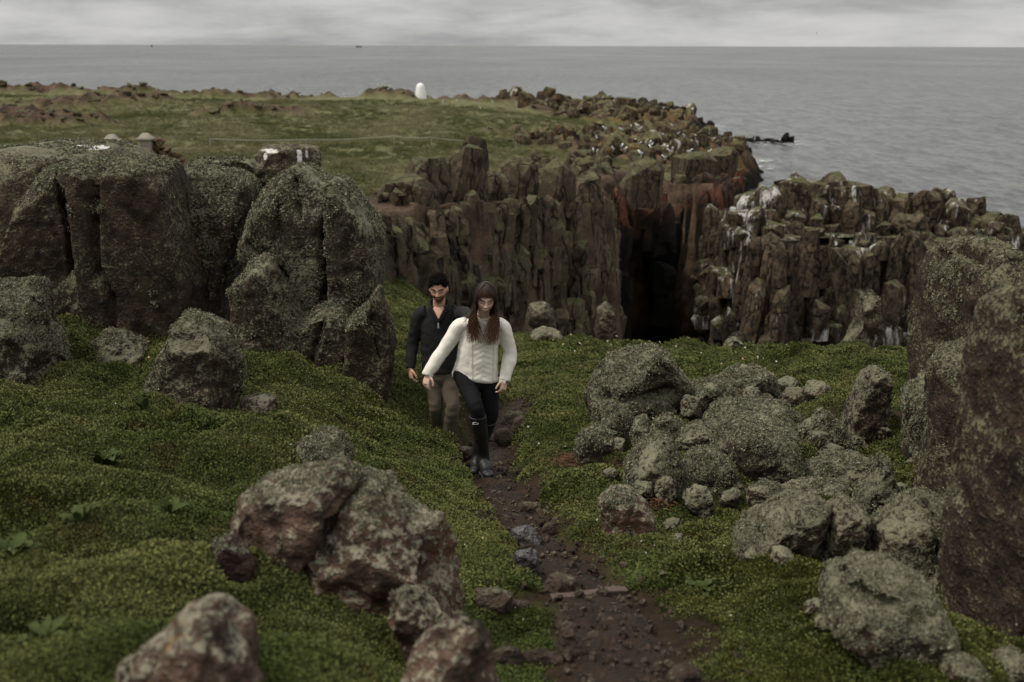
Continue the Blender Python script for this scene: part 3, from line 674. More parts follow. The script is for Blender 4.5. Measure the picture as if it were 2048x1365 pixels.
# black skerries in the sea
def skerry(px0, px1, py, n, h, label, rg):
    Y = SEA / P(px0, py, 1.0).z; a = P(px0, py, Y); b = P(px1, py, Y)
    root = bpy.data.objects.new('skerry', None); COL.objects.link(root); root.location = ((a.x + b.x) / 2, Y, SEA)
    for k in range(n):
        t = (k + rg.uniform(.2, .8)) / n; s = (b.x - a.x) / n * rg.uniform(1.2, 2.0)
        block(root, BLDS['skerry_rock'][rg.integers(7)], (a.x + (b.x - a.x) * t - root.location.x, rg.uniform(-3, 3), -.9), s * 1.5, s * 1.3, h * rg.uniform(.35, 1.0), rg.uniform(0, 6), rg.normal() * .2, rg.uniform(0, 6), 'rock_block')
    tag(root, label, 'sea rock')
skerry(1468, 1578, 284, 12, 4.6, 'low black rock awash in open water with a notch in its middle', rg)
skerry(1345, 1428, 252, 11, 4.6, 'black rock just off the tip of the headland', rg)
flush_blocks()
# ------------------------------------------------------------------ near rocks: outline, distance, real thickness
ROCKS = []
def chain_rings(rings):
    """Closed shell through a stack of rings of equal length, capped at both ends."""
    V = [tuple(p) for r in rings for p in r]; n = len(rings[0]); F = []
    for k in range(len(rings) - 1):
        for i in range(n): F.append((k*n + i, k*n + (i+1) % n, (k+1)*n + (i+1) % n, (k+1)*n + i))
    for k, rev in ((0, True), (len(rings) - 1, False)):
        c = len(V); V.append(tuple(np.mean(np.array(rings[k]), 0)))
        for i in range(n):
            a, b = k*n + i, k*n + (i+1) % n; F.append((c, b, a) if rev else (c, a, b))
    return V, F
def rock(label, poly, mat, Y=None, T=None, round_=.5, rough=1.0, lichen=0.0, res=40, facet=None, cuts=(), sink=.12, tilt=0.0, lime=(), flat=1.0, cat='rock', name='boulder', hole=None):
    poly = np.array(poly, float); poly[:, 0] = poly[:, 0].mean() + (poly[:, 0] - poly[:, 0].mean()) * (1.03 if round_ > .35 else 1.0); blocky = round_ < .36; rough = rough * (.5 if blocky else 1.0) * flat
    lo = poly[poly[:, 1] > poly[:, 1].max() - .25 * np.ptp(poly[:, 1])]
    if Y is None: Y = hit(lo[:, 0].mean(), lo[:, 1].max() - 3)
    elif Y < 8.4: Y = max(1.9, min(Y, hit(lo[:, 0].mean(), lo[:, 1].max() - 8) - .02))
    wpx = np.ptp(poly[:, 0]); hpx = np.ptp(poly[:, 1]); m = Y * 1.05 / FPX
    size = max(wpx, hpx) * m
    if T is None: T = .85 * min(wpx, hpx * 1.3) * m
    if not blocky: T *= .82
    # densify the outline
    pts = []
    for a, b in zip(poly, np.roll(poly, -1, 0)):
        k = max(1, int(np.hypot(*(b - a)) / (max(wpx, hpx) / 14)))
        for i in range(k): pts.append(a + (b - a) * i / k)
    pts = np.array(pts); c = pts.mean(0); bot = pts[:, 1].max()
    rings = []
    prof = [(0.0, 1 - .42 * round_), (.10, 1 - .20 * round_), (.28, 1 - .04 * round_), (.45, 1.0), (.7, .97 - .05 * round_), (.9, .9 - .2 * round_), (1.0, .85 - .4 * round_)]
    Ym = Y + .45 * T
    base = np.array([tuple(P(q[0], q[1], Ym)) for q in pts]); cw = np.array([P(c[0], c[1], Ym)[k] for k in range(3)])
    zlo, zhi = base[:, 2].min(), base[:, 2].max()
    for f, s in prof:
        r = cw + (base - cw) * s
        low = 1 - sm((base[:, 2] - zlo) / (zhi - zlo), .0, .45)            # keep the foot planted
        r[:, 2] = r[:, 2] * (1 - low) + base[:, 2] * low
        r[:, 1] = Y + f * T + tilt * (r[:, 2] - zlo)
        r[:, 2] -= low * sink * min(1.5, size)
        rings.append(r)
    V, F = chain_rings(rings)
    vs = max(size / res, .007)
    me = voxel(V, F, vs, 1 if blocky else 2, .5)
    v = verts_of(me); n = normals_of(me); off = len(ROCKS) * 7.31
    s = size
    # weathered flats: shave the mass along a handful of planes
    fr = np.random.default_rng(len(ROCKS) + 40); mid = v.mean(0); fk = (13 if blocky else 8) if facet is None else facet
    for k in range(fk):
        a = fr.uniform(0, 6.28); e = fr.uniform(-.35, .9); pn = np.array([math.cos(a) * math.cos(e), -abs(math.sin(a)) * math.cos(e) if fr.random() < .75 else math.sin(a) * math.cos(e), math.sin(e)])
        q = (v - mid) @ pn; lim = q.max() * (fr.uniform(.80, .95) if blocky else fr.uniform(.74, .92)); v -= pn[None] * (np.maximum(0, q - lim) * .88)[:, None]
    set_verts(me, v); n = normals_of(me)
    d = .075 * s * fbm(v * (1.6 / s) + off, 3) * rough
    d += .030 * s * np.minimum(0, np.abs(noise3(v * (2.6 / s) + off + 9)) * 5 - 1) * rough      # clefts
    d += .022 * s * fbm(v * (6 / s) + off, 3) * rough + min(.014, .025 * s) * fbm(v * 16 + off, 2)
    for (x0, y0, x1, y1, wdt, dep) in cuts:                                      # cracks that show in the rock
        a, b = P(x0, y0, Y), P(x1, y1, Y); ax, az = a.x, a.z; bx, bz = b.x, b.z; L2 = (bx-ax)**2 + (bz-az)**2
        wob = .5 * wdt * noise3(v * 9 + off)
        t = np.clip(((v[:, 0]-ax) * (bx-ax) + (v[:, 2]-az) * (bz-az)) / L2, 0, 1)
        q = np.hypot(v[:, 0] - ax - t * (bx-ax), v[:, 2] - az - t * (bz-az)) + wob
        d -= dep * np.exp(-(q / wdt) ** 2) * (v[:, 1] < Y + .5 * T)
    if hole is not None:
        hx, hy, hw, hh, dep = hole; hc = P(hx, hy, Y); q = np.hypot((v[:, 0] - hc.x) / (hw * m), (v[:, 2] - hc.z) / (hh * m)); dm = dep * (1 - sm(q, .72, 1.0)) * (v[:, 1] < Y + .4 * T)
        v[:, 1] += dm
    v = v + n * d[:, None]
    o3 = np.array([cw[0], Y + .45 * T, zlo]); set_verts(me, v - o3); me.materials.clear(); me.materials.append(MATS[mat]); me.name = name
    if lime:
        lv = np.zeros(len(v)); tt = (v[:, 1] - 0) / 1.0; t_ = v[:, 1] * CP - v[:, 2] * SP; ipx = CX + FPX * v[:, 0] / t_; ipy = CY - FPX * (v[:, 1] * SP + v[:, 2] * CP) / t_
        for lx, ly, lw, lh in lime: lv = np.maximum(lv, np.exp(-(np.abs((ipx - lx) / lw) ** 2.5 + np.abs((ipy - ly) / lh) ** 2.5)))
        float_attr(me, 'lime', lv)
    o = link(name, me, loc=Vector(o3)); tag(o, label, cat)
    ROCKS.append((o, lichen, size, Y)); return o
# --- big outcrop left of the path
rock('wide flat-topped slab with orange lichen behind the brown block of the outcrop', [(-90,304),(0,300),(60,292),(130,287),(200,289),(262,304),(300,335),(300,460),(60,600),(-90,640)], 'rock_slab_top', 10.6, 2.6, .25, .5, .25, cuts=[(145,288,170,325,.05,.1),(0,318,75,312,.03,.08)], name='rock_slab', lime=[(195,298,25,5),(160,292,10,4)])
rock('tall red-brown block with a lichened overhanging brow', [(138,331),(175,322),(280,314),(338,326),(349,348),(366,430),(386,520),(404,568),(412,640),(395,730),(300,775),(228,745),(196,560),(186,440),(172,352)], 'rock_brown', 9.3, 1.5, .22, .55, .12, 66, cuts=[(184,345,190,560,.035,.14),(195,545,222,600,.03,.1),(222,600,222,700,.03,.1),(175,338,345,345,.03,.05)], name='rock_block', facet=5, flat=.45)
rock('narrow brown column leaning on the red-brown block', [(100,336),(138,327),(172,345),(182,440),(192,555),(165,545),(130,565),(104,600),(20,600),(24,530),(58,435),(64,395),(80,372)], 'rock_brown', 9.75, 1.2, .3, .6, .18, 56, cuts=[(105,350,165,540,.03,.1)], name='rock_column', facet=5, flat=.45)
rock('rounded brown rock split by a crack over a dark hollow', [(100,596),(150,548),(172,541),(204,562),(224,595),(228,668),(190,690),(108,700),(97,650)], 'rock_brown', 9.35, 1.0, .4, .6, .2, 38, cuts=[(168,545,180,690,.022,.1)])
rock('small round boulder under the cracked brown rock', [(180,745),(185,690),(210,664),(250,668),(280,690),(286,730),(270,762),(220,768)], 'rock_mid', 8.55, .55, .7, .8, .3)
rock('sage green lichened boulder at the outcrop\'s far end from the path', [(-60,578),(15,567),(70,568),(86,592),(92,650),(120,705),(140,760),(60,790),(-60,790)], 'rock_sage', 8.1, 1.0, .6, .8, .6)
rock('pointed mottled boulder in the moss in front of the outcrop', [(298,775),(320,712),(340,645),(366,618),(402,625),(455,660),(463,692),(484,742),(480,800),(440,835),(330,815)], 'rock_mid', 7.75, .75, .4, .8, .5, 44)
rock('smooth grey-green block between the brown block and the twin pillars', [(340,334),(400,333),(470,344),(511,364),(514,392),(497,450),(490,482),(470,560),(440,680),(400,680),(380,500),(360,420)], 'rock_sage', 10.2, 1.3, .3, .4, .45, 40, cuts=[(412,350,412,420,.02,.05)], name='rock_block', facet=5, flat=.45)
rock('low flat rock on top of the outcrop beside the whitewashed boulder', [(360,334),(400,320),(490,317),(527,325),(527,352),(500,362),(440,350),(370,350)], 'rock_sage', 11.3, .9, .5, .7, .3, name='rock_slab')
rock('dark dome boulder splashed with white bird lime on the outcrop top', [(503,316),(525,298),(560,290),(602,291),(632,300),(647,322),(651,348),(630,372),(520,360)], 'rock_limed', 11.0, .8, .6, .6, 0, lime=[(598,318,6,24),(612,310,4,13),(540,304,16,5),(530,314,4,8)])
rock('large lichened pillar with a peaked top above the path', [(495,478),(516,410),(540,366),(568,345),(590,329),(612,329),(640,352),(669,364),(670,450),(664,560),(655,660),(600,690),(555,620),(520,530),(496,505)], 'rock_sage', 9.5, 1.2, .3, .6, .5, 66, cuts=[(580,345,600,440,.022,.09),(556,415,553,490,.025,.09),(500,490,570,560,.03,.12)], name='rock_pillar', facet=5, flat=.45)
rock('sage pillar with a sloping shoulder next to the couple', [(664,352),(687,359),(722,402),(766,466),(761,525),(757,590),(747,625),(700,640),(670,620),(664,480)], 'rock_sage', 9.3, 1.1, .28, .5, .5, 56, name='rock_pillar', facet=5, flat=.45)
rock('squat lichened boulder leaning on the peaked pillar', [(438,592),(470,526),(505,500),(547,515),(562,562),(584,606),(612,660),(600,740),(520,730),(460,665)], 'rock_mid', 8.95, .9, .45, .7, .5, 44, name='boulder')
rock('cracked brown base rock under the twin pillars', [(540,690),(560,650),(620,622),(662,602),(720,610),(735,680),(730,770),(700,800),(640,760),(580,735)], 'rock_mid', 9.0, 1.1, .3, .8, .3, 60, cuts=[(650,640,610,760,.03,.1),(700,640,720,740,.03,.1)], name='rock_block', facet=5, flat=.45)
rock('upright dark slab at the foot of the sage pillar next to the man', [(700,640),(740,610),(757,568),(768,610),(786,662),(790,722),(778,792),(763,822),(715,800),(690,740)], 'rock_brown', 8.85, .7, .35, .7, .3, 44, cuts=[(745,640,760,720,.02,.06)], name='rock_slab', facet=3)
rock('pale flat stone bedded in the moss below the outcrop', [(476,806),(510,795),(548,797),(555,824),(535,838),(485,836)], 'rock_front', None, .35, .5, .6, .1, 24, name='stone')
# --- foreground left
rock('small rounded boulder with a white spot behind the big foreground rock', [(574,925),(595,890),(640,868),(675,865),(693,885),(706,922),(700,955),(590,955)], 'rock_mid', 5.05, .35, .6, .7, .4, 36)
rock('left lobe of the big pinkish lichened foreground rock', [(455,1060),(480,1010),(530,975),(600,955),(690,939),(722,952),(705,985),(660,1030),(640,1080),(600,1130),(520,1140),(465,1100)], 'rock_front', 3.5, .5, .55, .8, 0.23, 44)
rock('large humped pinkish boulder with a mossy foot, biggest beside the gully', [(600,1130),(602,1050),(640,1010),(720,963),(772,975),(812,1000),(850,1038),(892,1052),(916,1092),(927,1165),(932,1260),(870,1260),(790,1230),(700,1200),(630,1170)], 'rock_front', 3.25, .65, .5, .9, 0.27, 52, cuts=[(850,1040,870,1200,.02,.05)])
rock('small dark red-brown triangular stone in the moss', [(410,1120),(430,1085),(462,1066),(485,1080),(512,1125),(500,1165),(430,1165)], 'rock_dark', 3.15, .16, .4, .9, .05, 28, name='stone')
rock('sloping boulder with white and orange crust at the foot of the moss bank', [(180,1400),(305,1295),(372,1238),(420,1222),(468,1242),(500,1290),(515,1350),(540,1560),(150,1560)], 'rock_front', 2.2, .45, .45, .8, 0.18, 44)
rock('orange-tinted rock under the humped boulder', [(778,1195),(815,1181),(852,1195),(882,1225),(908,1255),(890,1300),(820,1300),(785,1240)], 'rock_front', 3.0, .25, .5, .9, 0.18, 34)
rock('knobbly pink lichened rock beside the trodden soil', [(822,1310),(866,1265),(915,1240),(962,1250),(990,1310),(1002,1500),(850,1500),(800,1400)], 'rock_front', 2.6, .32, .5, 1.0, 0.23, 38)
# --- right-hand rock field
rock('broad domed sage rock with a bare undercut strip, by the path', [(1176,830),(1184,762),(1205,716),(1250,695),(1310,691),(1336,708),(1345,732),(1376,765),(1380,795),(1340,815),(1300,845),(1200,855)], 'rock_sage', 8.9, 1.0, .5, .8, .7, 48, cuts=[(1205,800,1350,792,.05,.12)])
rock('lichened boulder with a squared top behind the slabs', [(1400,795),(1440,757),(1470,742),(1530,739),(1553,760),(1568,808),(1500,825),(1420,825)], 'rock_sage', 9.6, .8, .5, .9, .7)
rock('low lumpy sage rock between the domed rock and the slabs', [(1352,805),(1380,775),(1440,765),(1502,790),(1498,812),(1430,830),(1365,835)], 'rock_sage', 9.0, .5, .5, 1.0, .7)
rock('long lichened slab lying over the rock pile', [(1395,838),(1480,808),(1560,804),(1607,838),(1612,890),(1540,880),(1460,862)], 'rock_sage', 8.0, .8, .4, .7, .6, name='rock_slab')
rock('thick tilted slab propped on the big block', [(1466,842),(1480,830),(1540,838),(1615,868),(1622,886),(1560,880),(1490,860)], 'rock_sage', 7.35, .4, .4, .5, .5, name='rock_slab')
rock('big blocky lichened rock with a flat side in the rock pile', [(1430,905),(1450,852),(1478,840),(1540,860),(1612,885),(1596,965),(1500,980),(1448,965)], 'rock_sage', 7.15, .7, .35, .7, .6, 44, name='rock_block')
rock('big ball-shaped sage boulder fronting the pile', [(1238,990),(1255,930),(1290,882),(1318,869),(1350,884),(1373,930),(1370,985),(1310,1005)], 'rock_sage', 6.55, .55, .7, .8, .8, 44)
rock('round cushion-like sage boulder next to the ball-shaped one', [(1360,965),(1370,925),(1395,904),(1430,902),(1462,925),(1476,965),(1455,1000),(1410,1015),(1375,1000)], 'rock_sage', 6.35, .5, .75, .7, .8, 42)
rock('smaller round lichened boulder wedged behind the two round ones', [(1355,890),(1365,860),(1400,844),(1432,855),(1438,895),(1400,915)], 'rock_sage', 7.4, .4, .7, .7, .7, 32)
rock('rounded lichened rock at the back of the round boulders', [(1298,870),(1312,838),(1340,829),(1366,842),(1368,880),(1330,892)], 'rock_sage', 7.8, .35, .65, .8, .7, 30)
rock('dark-sided round boulder at the edge of the pile near the path', [(1203,850),(1212,822),(1235,812),(1262,828),(1268,860),(1240,880),(1212,878)], 'rock_mid', 7.9, .3, .7, .8, .6, 30)
rock('tiny lichened cobble between the round rocks', [(1262,870),(1270,845),(1290,838),(1298,862),(1290,886),(1268,886)], 'rock_sage', 7.7, .2, .7, .8, .5, 24)
rock('lichened rock overhanging the rusty dead stalks', [(1148,895),(1165,865),(1200,852),(1226,866),(1230,895),(1190,912),(1150,912)], 'rock_sage', 7.1, .35, .6, .9, .7, 32)
rock('angled rock with sage crown and bare orange end', [(1200,1005),(1225,979),(1262,984),(1292,1010),(1317,1052),(1308,1085),(1260,1085),(1210,1060)], 'rock_front', 5.35, .4, .45, .8, 0.23, 38)
rock('small lichened dome in front of the flat side block', [(1488,1005),(1500,975),(1530,964),(1562,972),(1580,1005),(1560,1028),(1510,1030)], 'rock_sage', 6.1, .35, .7, .7, .7, 32)
rock('flat sage slab at the back of the right-hand pile', [(1590,940),(1660,914),(1735,914),(1742,950),(1700,985),(1620,980)], 'rock_sage', 6.8, .5, .4, .7, .5, name='rock_slab')
rock('low thin slab tucked under the flat sage slab', [(1568,985),(1620,966),(1690,968),(1712,1000),(1660,1012),(1590,1008)], 'rock_mid', 6.15, .4, .45, .8, .5, 32, name='rock_slab')
rock('spiky lichened stone at the edge of the dark green hollow', [(1712,1000),(1745,950),(1758,908),(1776,914),(1787,970),(1797,1002),(1785,1035),(1720,1035)], 'rock_sage', 6.2, .35, .5, .9, .6, 34, facet=3)
rock('grooved lichened rock with an undercut lower edge on the moss', [(1456,1095),(1500,1050),(1560,1020),(1640,1002),(1667,1010),(1655,1070),(1640,1105),(1580,1110),(1530,1125),(1515,1095),(1480,1105)], 'rock_mid', 5.05, .55, .45, .9, .6, 44, cuts=[(1540,1030,1530,1090,.02,.05),(1610,1010,1600,1070,.02,.05)])
rock('finger-shaped rock reaching down beside the grooved rock', [(1637,1145),(1650,1070),(1665,1012),(1690,995),(1737,1015),(1737,1058),(1712,1062),(1692,1135),(1670,1152)], 'rock_mid', 4.85, .35, .5, .7, .6, 40, facet=3)
rock('bulky lichened boulder beside the tall standing rocks', [(1742,1120),(1760,1050),(1800,1025),(1850,994),(1892,1010),(1937,1030),(1947,1092),(1942,1165),(1880,1180),(1790,1140)], 'rock_mid', 4.4, .6, .5, .9, .6, 46, cuts=[(1880,1020,1890,1150,.02,.06)])
rock('fallen boulder with a dark eye-shaped hollow in its side', [(1648,1215),(1670,1175),(1745,1139),(1800,1139),(1852,1165),(1882,1230),(1888,1275),(1862,1305),(1810,1330),(1770,1300),(1700,1275),(1652,1245)], 'rock_mid', 3.45, .55, .5, .45, .45, 56, hole=(1768,1226,50,20,.15), facet=2)
rock('upright pointed stone like a shark fin at the back of the pile', [(1682,865),(1700,810),(1735,745),(1755,730),(1776,745),(1771,800),(1766,860),(1757,900),(1695,900)], 'rock_mid', 8.1, .40, .2, .3, .12, 44, name='standing_stone', facet=0)
rock('lichened heap at the foot of the fin-shaped stone', [(1598,865),(1640,820),(1690,850),(1704,900),(1640,912),(1605,900)], 'rock_sage', 7.7, .6, .55, 1.0, .7, 34)
rock('leaning stone on the cliff edge in front of the limed stack', [(1685,705),(1715,640),(1725,590),(1745,577),(1759,595),(1753,650),(1737,695),(1722,735),(1672,745)], 'rock_mid', 17.2, 1.0, .4, .8, .3, 36, name='standing_stone', facet=3)
rock('tallest dark standing rock with an arched brow', [(1862,830),(1876,660),(1888,555),(1906,496),(1950,469),(1996,475),(2018,500),(2034,560),(2060,700),(2060,960),(1858,960)], 'rock_brown', 6.3, 1.3, .28, .9, .4, 56, cuts=[(1895,560,1990,530,.05,.10)], name='standing_rock', facet=3)
rock('smooth square-topped brown pillar before the tallest rock', [(1862,1000),(1880,800),(1892,720),(1916,688),(1960,682),(1994,700),(1992,765),(1972,900),(1964,1030),(1920,1050)], 'rock_brown', 5.2, .6, .25, 1.0, .35, 50, name='rock_pillar', facet=3)
rock('dark cracked pillar at the far right of the standing rocks', [(1945,1230),(1962,1000),(1992,850),(2012,700),(2032,602),(2062,568),(2140,600),(2160,1290)], 'rock_brown', 4.6, .8, .28, .9, .4, 56, cuts=[(2010,720,1985,1000,.03,.1)], name='rock_pillar', facet=3)
rock('lichen-crusted shoulder at the side of the tallest rock', [(1815,810),(1840,760),(1880,720),(1900,800),(1890,900),(1825,900)], 'rock_sage', 6.1, .6, .5, 1.0, .6, 34)
rock('half-buried lichened stone on the dark moss', [(1885,1355),(1905,1325),(1940,1314),(1972,1328),(1980,1365),(1930,1385)], 'rock_mid', None, .2, .6, .8, .4, 24, name='stone')
rock('brown stone beside the half-buried one on the dark moss', [(1985,1350),(2000,1312),(2035,1303),(2070,1330),(2080,1390),(2000,1390)], 'rock_mid', None, .22, .6, .8, .2, 24, name='stone')
# --- on the gully floor and its banks
STN = [('flat mossy stone set in the bank beside the step', [(944,1215),(950,1186),(1000,1180),(1028,1190),(1020,1220),(980,1240)], 'path_stone_mat'),
 ('short stone next to the flat mossy one', [(1018,1218),(1030,1202),(1060,1204),(1066,1222),(1040,1232)], 'path_stone_mat'),
 ('upright tan stone at the edge of the trodden soil', [(1120,1300),(1122,1250),(1140,1242),(1160,1262),(1177,1310),(1150,1325)], 'path_stone_mat'),
 ('pale flat stone beside the knobbly pink rock', [(978,1330),(985,1300),(1020,1294),(1056,1312),(1052,1340),(1000,1348)], 'path_stone_mat'),
 ('low yellowish stone lying before the trodden soil', [(1045,1310),(1075,1298),(1120,1308),(1138,1328),(1110,1338),(1060,1326)], 'path_stone_mat'),
 ('rounded brown stone wedged above the wooden board', [(1078,1182),(1085,1155),(1115,1147),(1150,1155),(1168,1180),(1150,1198),(1100,1198)], 'path_stone_mat'),
 ('wet dark slab on the gully floor', [(1016,1085),(1025,1058),(1060,1052),(1082,1070),(1080,1095),(1040,1100)], 'wet_stone'),
 ('lower wet dark slab on the gully floor', [(1022,1135),(1028,1102),(1062,1098),(1080,1110),(1078,1140),(1045,1150)], 'wet_stone'),
 ('stone behind the wet slabs on the gully floor', [(1082,1066),(1090,1050),(1110,1046),(1116,1066),(1098,1074)], 'path_stone_mat'),
 ('brown pebble-topped stone below the woman\'s boots', [(1030,1018),(1040,1006),(1080,1008),(1094,1022),(1070,1034),(1038,1032)], 'path_stone_mat'),
 ('small stone on the path edge below the mossy bank', [(998,1042),(1008,1032),(1028,1034),(1032,1048),(1010,1052)], 'path_stone_mat'),
 ('slanted tan slab on the path behind the woman', [(985,885),(992,862),(1012,856),(1040,882),(1035,898),(1000,895)], 'path_stone_mat'),
 ('wedge-shaped stone on the path behind the woman', [(1020,865),(1030,838),(1046,830),(1060,862),(1050,872),(1028,872)], 'path_stone_mat'),
 ('broad tan stone leaning on the path bank', [(1000,850),(1014,822),(1050,828),(1056,838),(1030,846),(1012,858)], 'path_stone_mat'),
 ('flat stone by the man\'s feet', [(905,905),(920,895),(942,897),(945,912),(920,918)], 'path_stone_mat'),
 ('brown stone at the lower end of the trodden soil', [(1335,1365),(1345,1338),(1375,1328),(1402,1340),(1408,1375),(1370,1390)], 'path_stone_mat'),
 ('thin slab edge poking from the right-hand moss', [(1430,1182),(1445,1168),(1500,1162),(1514,1172),(1480,1182),(1450,1192)], 'path_stone_mat'),
 ('tiny grey stone alone on the right-hand moss', [(1575,1226),(1582,1214),(1596,1210),(1602,1222),(1590,1234)], 'path_stone_mat')]
for lb, pl, mt in STN: rock(lb, pl, mt, None, None, .5, .7, 0, 22, sink=.25, name='stone')
for lb, pl, mt, T in [('block of rock with a white streak across the chasm edge', [(1050,664),(1056,612),(1085,604),(1105,615),(1112,664)], 'rock_limed', 1.2),
 ('low flat rock on the grass shelf at the chasm edge', [(1055,688),(1062,664),(1085,655),(1120,668),(1126,690)], 'rock_mid', .9),
 ('small pale rock on the brink of the chasm', [(1446,700),(1455,680),(1470,673),(1488,688),(1492,702)], 'rock_mid', .5),
 ('limed hump of rock at the foot of the gully cliff', [(1190,668),(1194,620),(1212,606),(1228,616),(1234,668)], 'rock_limed', 1.2)]:
    rock(lb, pl, mt, 23.0 if pl[0][0] < 1060 and 'block' in lb else (24.0 if 'limed' in lb else None), T, .5, .9, 0, 28, name='boulder')

# small stones packed among the right-hand rocks: a few shapes, many individuals
rg = np.random.default_rng(88); small = []
for k in range(5):
    a0 = rg.uniform(0, 6.28); pl = [(1500 + 60 * rg.uniform(.7, 1.1) * math.cos(a0 + q), 1000 + 42 * rg.uniform(.7, 1.1) * math.sin(a0 + q)) for q in np.linspace(0, 6.28, 9)[:-1]]
    o = rock('', pl, 'rock_sage' if k % 2 else 'rock_mid', 6.0, .3, .5, .9, 0, 22, sink=0); ROCKS.pop(); small.append(o.data); bpy.data.objects.remove(o)
PILE = [(1235,905),(1290,1000),(1335,1010),(1400,1030),(1455,1015),(1480,985),(1580,1040),(1600,1000),(1690,985),(1720,1045),(1745,1075),(1640,900),(1660,935),(1560,900),(1585,985),(1345,835),(1385,838),(1290,855),(1240,800),(1320,820),
        (1500,820),(1590,815),(1625,805),(1570,790),(1345,760),(1790,1060),(1800,985),(1770,880),(1820,930),(1680,1150),(1560,1125),(1500,1115),(1880,1180),(1930,1190),(1630,1230),(1655,1265),(1890,1300),(1180,905),(1215,960),(1270,965),(1340,1060),(1360,1085),(1820,860),(1850,905),(1700,900)]
for px, py in PILE:
    px += rg.uniform(-6, 6); Y = hit(px, py); p = P(px, py, Y); sc = rg.uniform(.28, .62) * Y / 6.0
    o = link('stone', small[rg.integers(5)], loc=(p.x, p.y, gz(p.x, p.y) - .02)); o.rotation_euler = (rg.normal() * .3, rg.normal() * .3, rg.uniform(0, 6.28)); o.scale = (sc, sc * rg.uniform(.8, 1.2), sc * rg.uniform(.8, 1.3))
    tag(o, 'small lichen-flecked stone wedged among the boulders of the rock pile', 'stone', 'small stones in the rock pile')
# ------------------------------------------------------------------ small plants, lichen, pebbles: instanced on measured points
PROTO = bpy.data.collections.new('prototypes')
def leafs_mesh(name, mat, items):
    """items: (base point, direction, width vector, length, width, tone, droop)"""
    V, F, T = [], [], []
    for b, d, w, L, wd, tone, dr in items:
        b = np.array(b); d = np.array(d); w = np.array(w); k = len(V)
        V += [tuple(b), tuple(b + d * L * .5 + w * wd * .5), tuple(b + d * L + np.array((0, 0, -dr * L))), tuple(b + d * L * .5 - w * wd * .5)]; F.append((k, k+1, k+2, k+3)); T += [tone] * 4
    me = mesh_np(name, V, F, mat, False); float_attr(me, 'tone', T); return me
def clump(name, mat, n, R, H, L, wd, rg, up=.5):
    it = []
    for k in range(n):
        a = rg.uniform(0, 6.28); r = R * math.sqrt(rg.uniform(0, 1)); z = H * (1 - (r / R) ** 2) * rg.uniform(.55, 1.0)
        d = np.array((math.cos(a) * r / R + rg.normal() * .5, math.sin(a) * r / R + rg.normal() * .5, up + rg.uniform(-.2, .5))); d /= np.linalg.norm(d)
        w = np.cross(d, rg.normal(size=3)); w /= np.linalg.norm(w)
        it.append(((r * math.cos(a), r * math.sin(a), z), d, w, L * rg.uniform(.6, 1.25), wd * rg.uniform(.7, 1.2), float(np.clip(.18 + .6 * z / H + rg.normal() * .16, 0, 1)), .15))  # tone rises from foot to top: painted shade, plus random variation
    return leafs_mesh(name, mat, it)
def proto_coll(name, meshes):
    c = bpy.data.collections.new(name)
    for m in meshes:
        o = bpy.data.objects.new(m.name, m); c.objects.link(o)
    return c
def scatter_obj(name, pts, rots, scs, coll, parent=None, mat=None):
    """One 'stuff' object: instances of a few prototypes on given points."""
    me = bpy.data.meshes.new(name); pts = np.asarray(pts, np.float32); me.vertices.add(len(pts)); me.vertices.foreach_set('co', pts.ravel())
    a = me.attributes.new('rot', 'FLOAT_VECTOR', 'POINT'); a.data.foreach_set('vector', np.asarray(rots, np.float32).ravel())
    float_attr(me, 'sc', scs)
    o = link(name, me, parent, kind='stuff')
    gname = 'scatter_' + coll.name
    ng = bpy.data.node_groups.get(gname)
    if ng is None:
        ng = bpy.data.node_groups.new(gname, 'GeometryNodeTree')
        ng.interface.new_socket('Geometry', in_out='INPUT', socket_type='NodeSocketGeometry'); ng.interface.new_socket('Geometry', in_out='OUTPUT', socket_type='NodeSocketGeometry')
        N, L = ng.nodes, ng.links; gi = N.new('NodeGroupInput'); go = N.new('NodeGroupOutput')
        iop = N.new('GeometryNodeInstanceOnPoints'); ci = N.new('GeometryNodeCollectionInfo'); ci.inputs[0].default_value = coll; ci.inputs['Separate Children'].default_value = True; ci.inputs['Reset Children'].default_value = True
        na = N.new('GeometryNodeInputNamedAttribute'); na.data_type = 'FLOAT_VECTOR'; na.inputs[0].default_value = 'rot'
        ns = N.new('GeometryNodeInputNamedAttribute'); ns.data_type = 'FLOAT'; ns.inputs[0].default_value = 'sc'
        iop.inputs['Pick Instance'].default_value = True
        L.new(gi.outputs[0], iop.inputs['Points']); L.new(ci.outputs[0], iop.inputs['Instance']); L.new(na.outputs[0], iop.inputs['Rotation']); L.new(ns.outputs[0], iop.inputs['Scale']); L.new(iop.outputs[0], go.inputs[0])
    o.modifiers.new('scatter', 'NODES').node_group = ng
    return o
def rot_to(n, rg):
    """Euler angles that stand an instance on a surface with normals n, turned at random."""
    n = np.asarray(n, float); n = n / np.linalg.norm(n, axis=1)[:, None]; k = len(n); yaw = rg.uniform(0, 6.28, k)
    ref = np.where(np.abs(n[:, 2:3]) < .9, np.array((0, 0, 1.0)), np.array((1.0, 0, 0))); u = np.cross(ref, n); u /= np.linalg.norm(u, axis=1)[:, None]; v = np.cross(n, u)
    c, s = np.cos(yaw)[:, None], np.sin(yaw)[:, None]; X = u * c + v * s; Yv = v * c - u * s
    return np.stack([np.arctan2(Yv[:, 2], n[:, 2]), -np.arcsin(np.clip(X[:, 2], -1, 1)), np.arctan2(X[:, 1], X[:, 0])], 1)
rg = np.random.default_rng(21)
LEAVES = proto_coll('leaf_clumps', [clump('leaf_clump', 'leaf_mat', 60, .050, .030, .0115, .0072, rg) for k in range(5)])
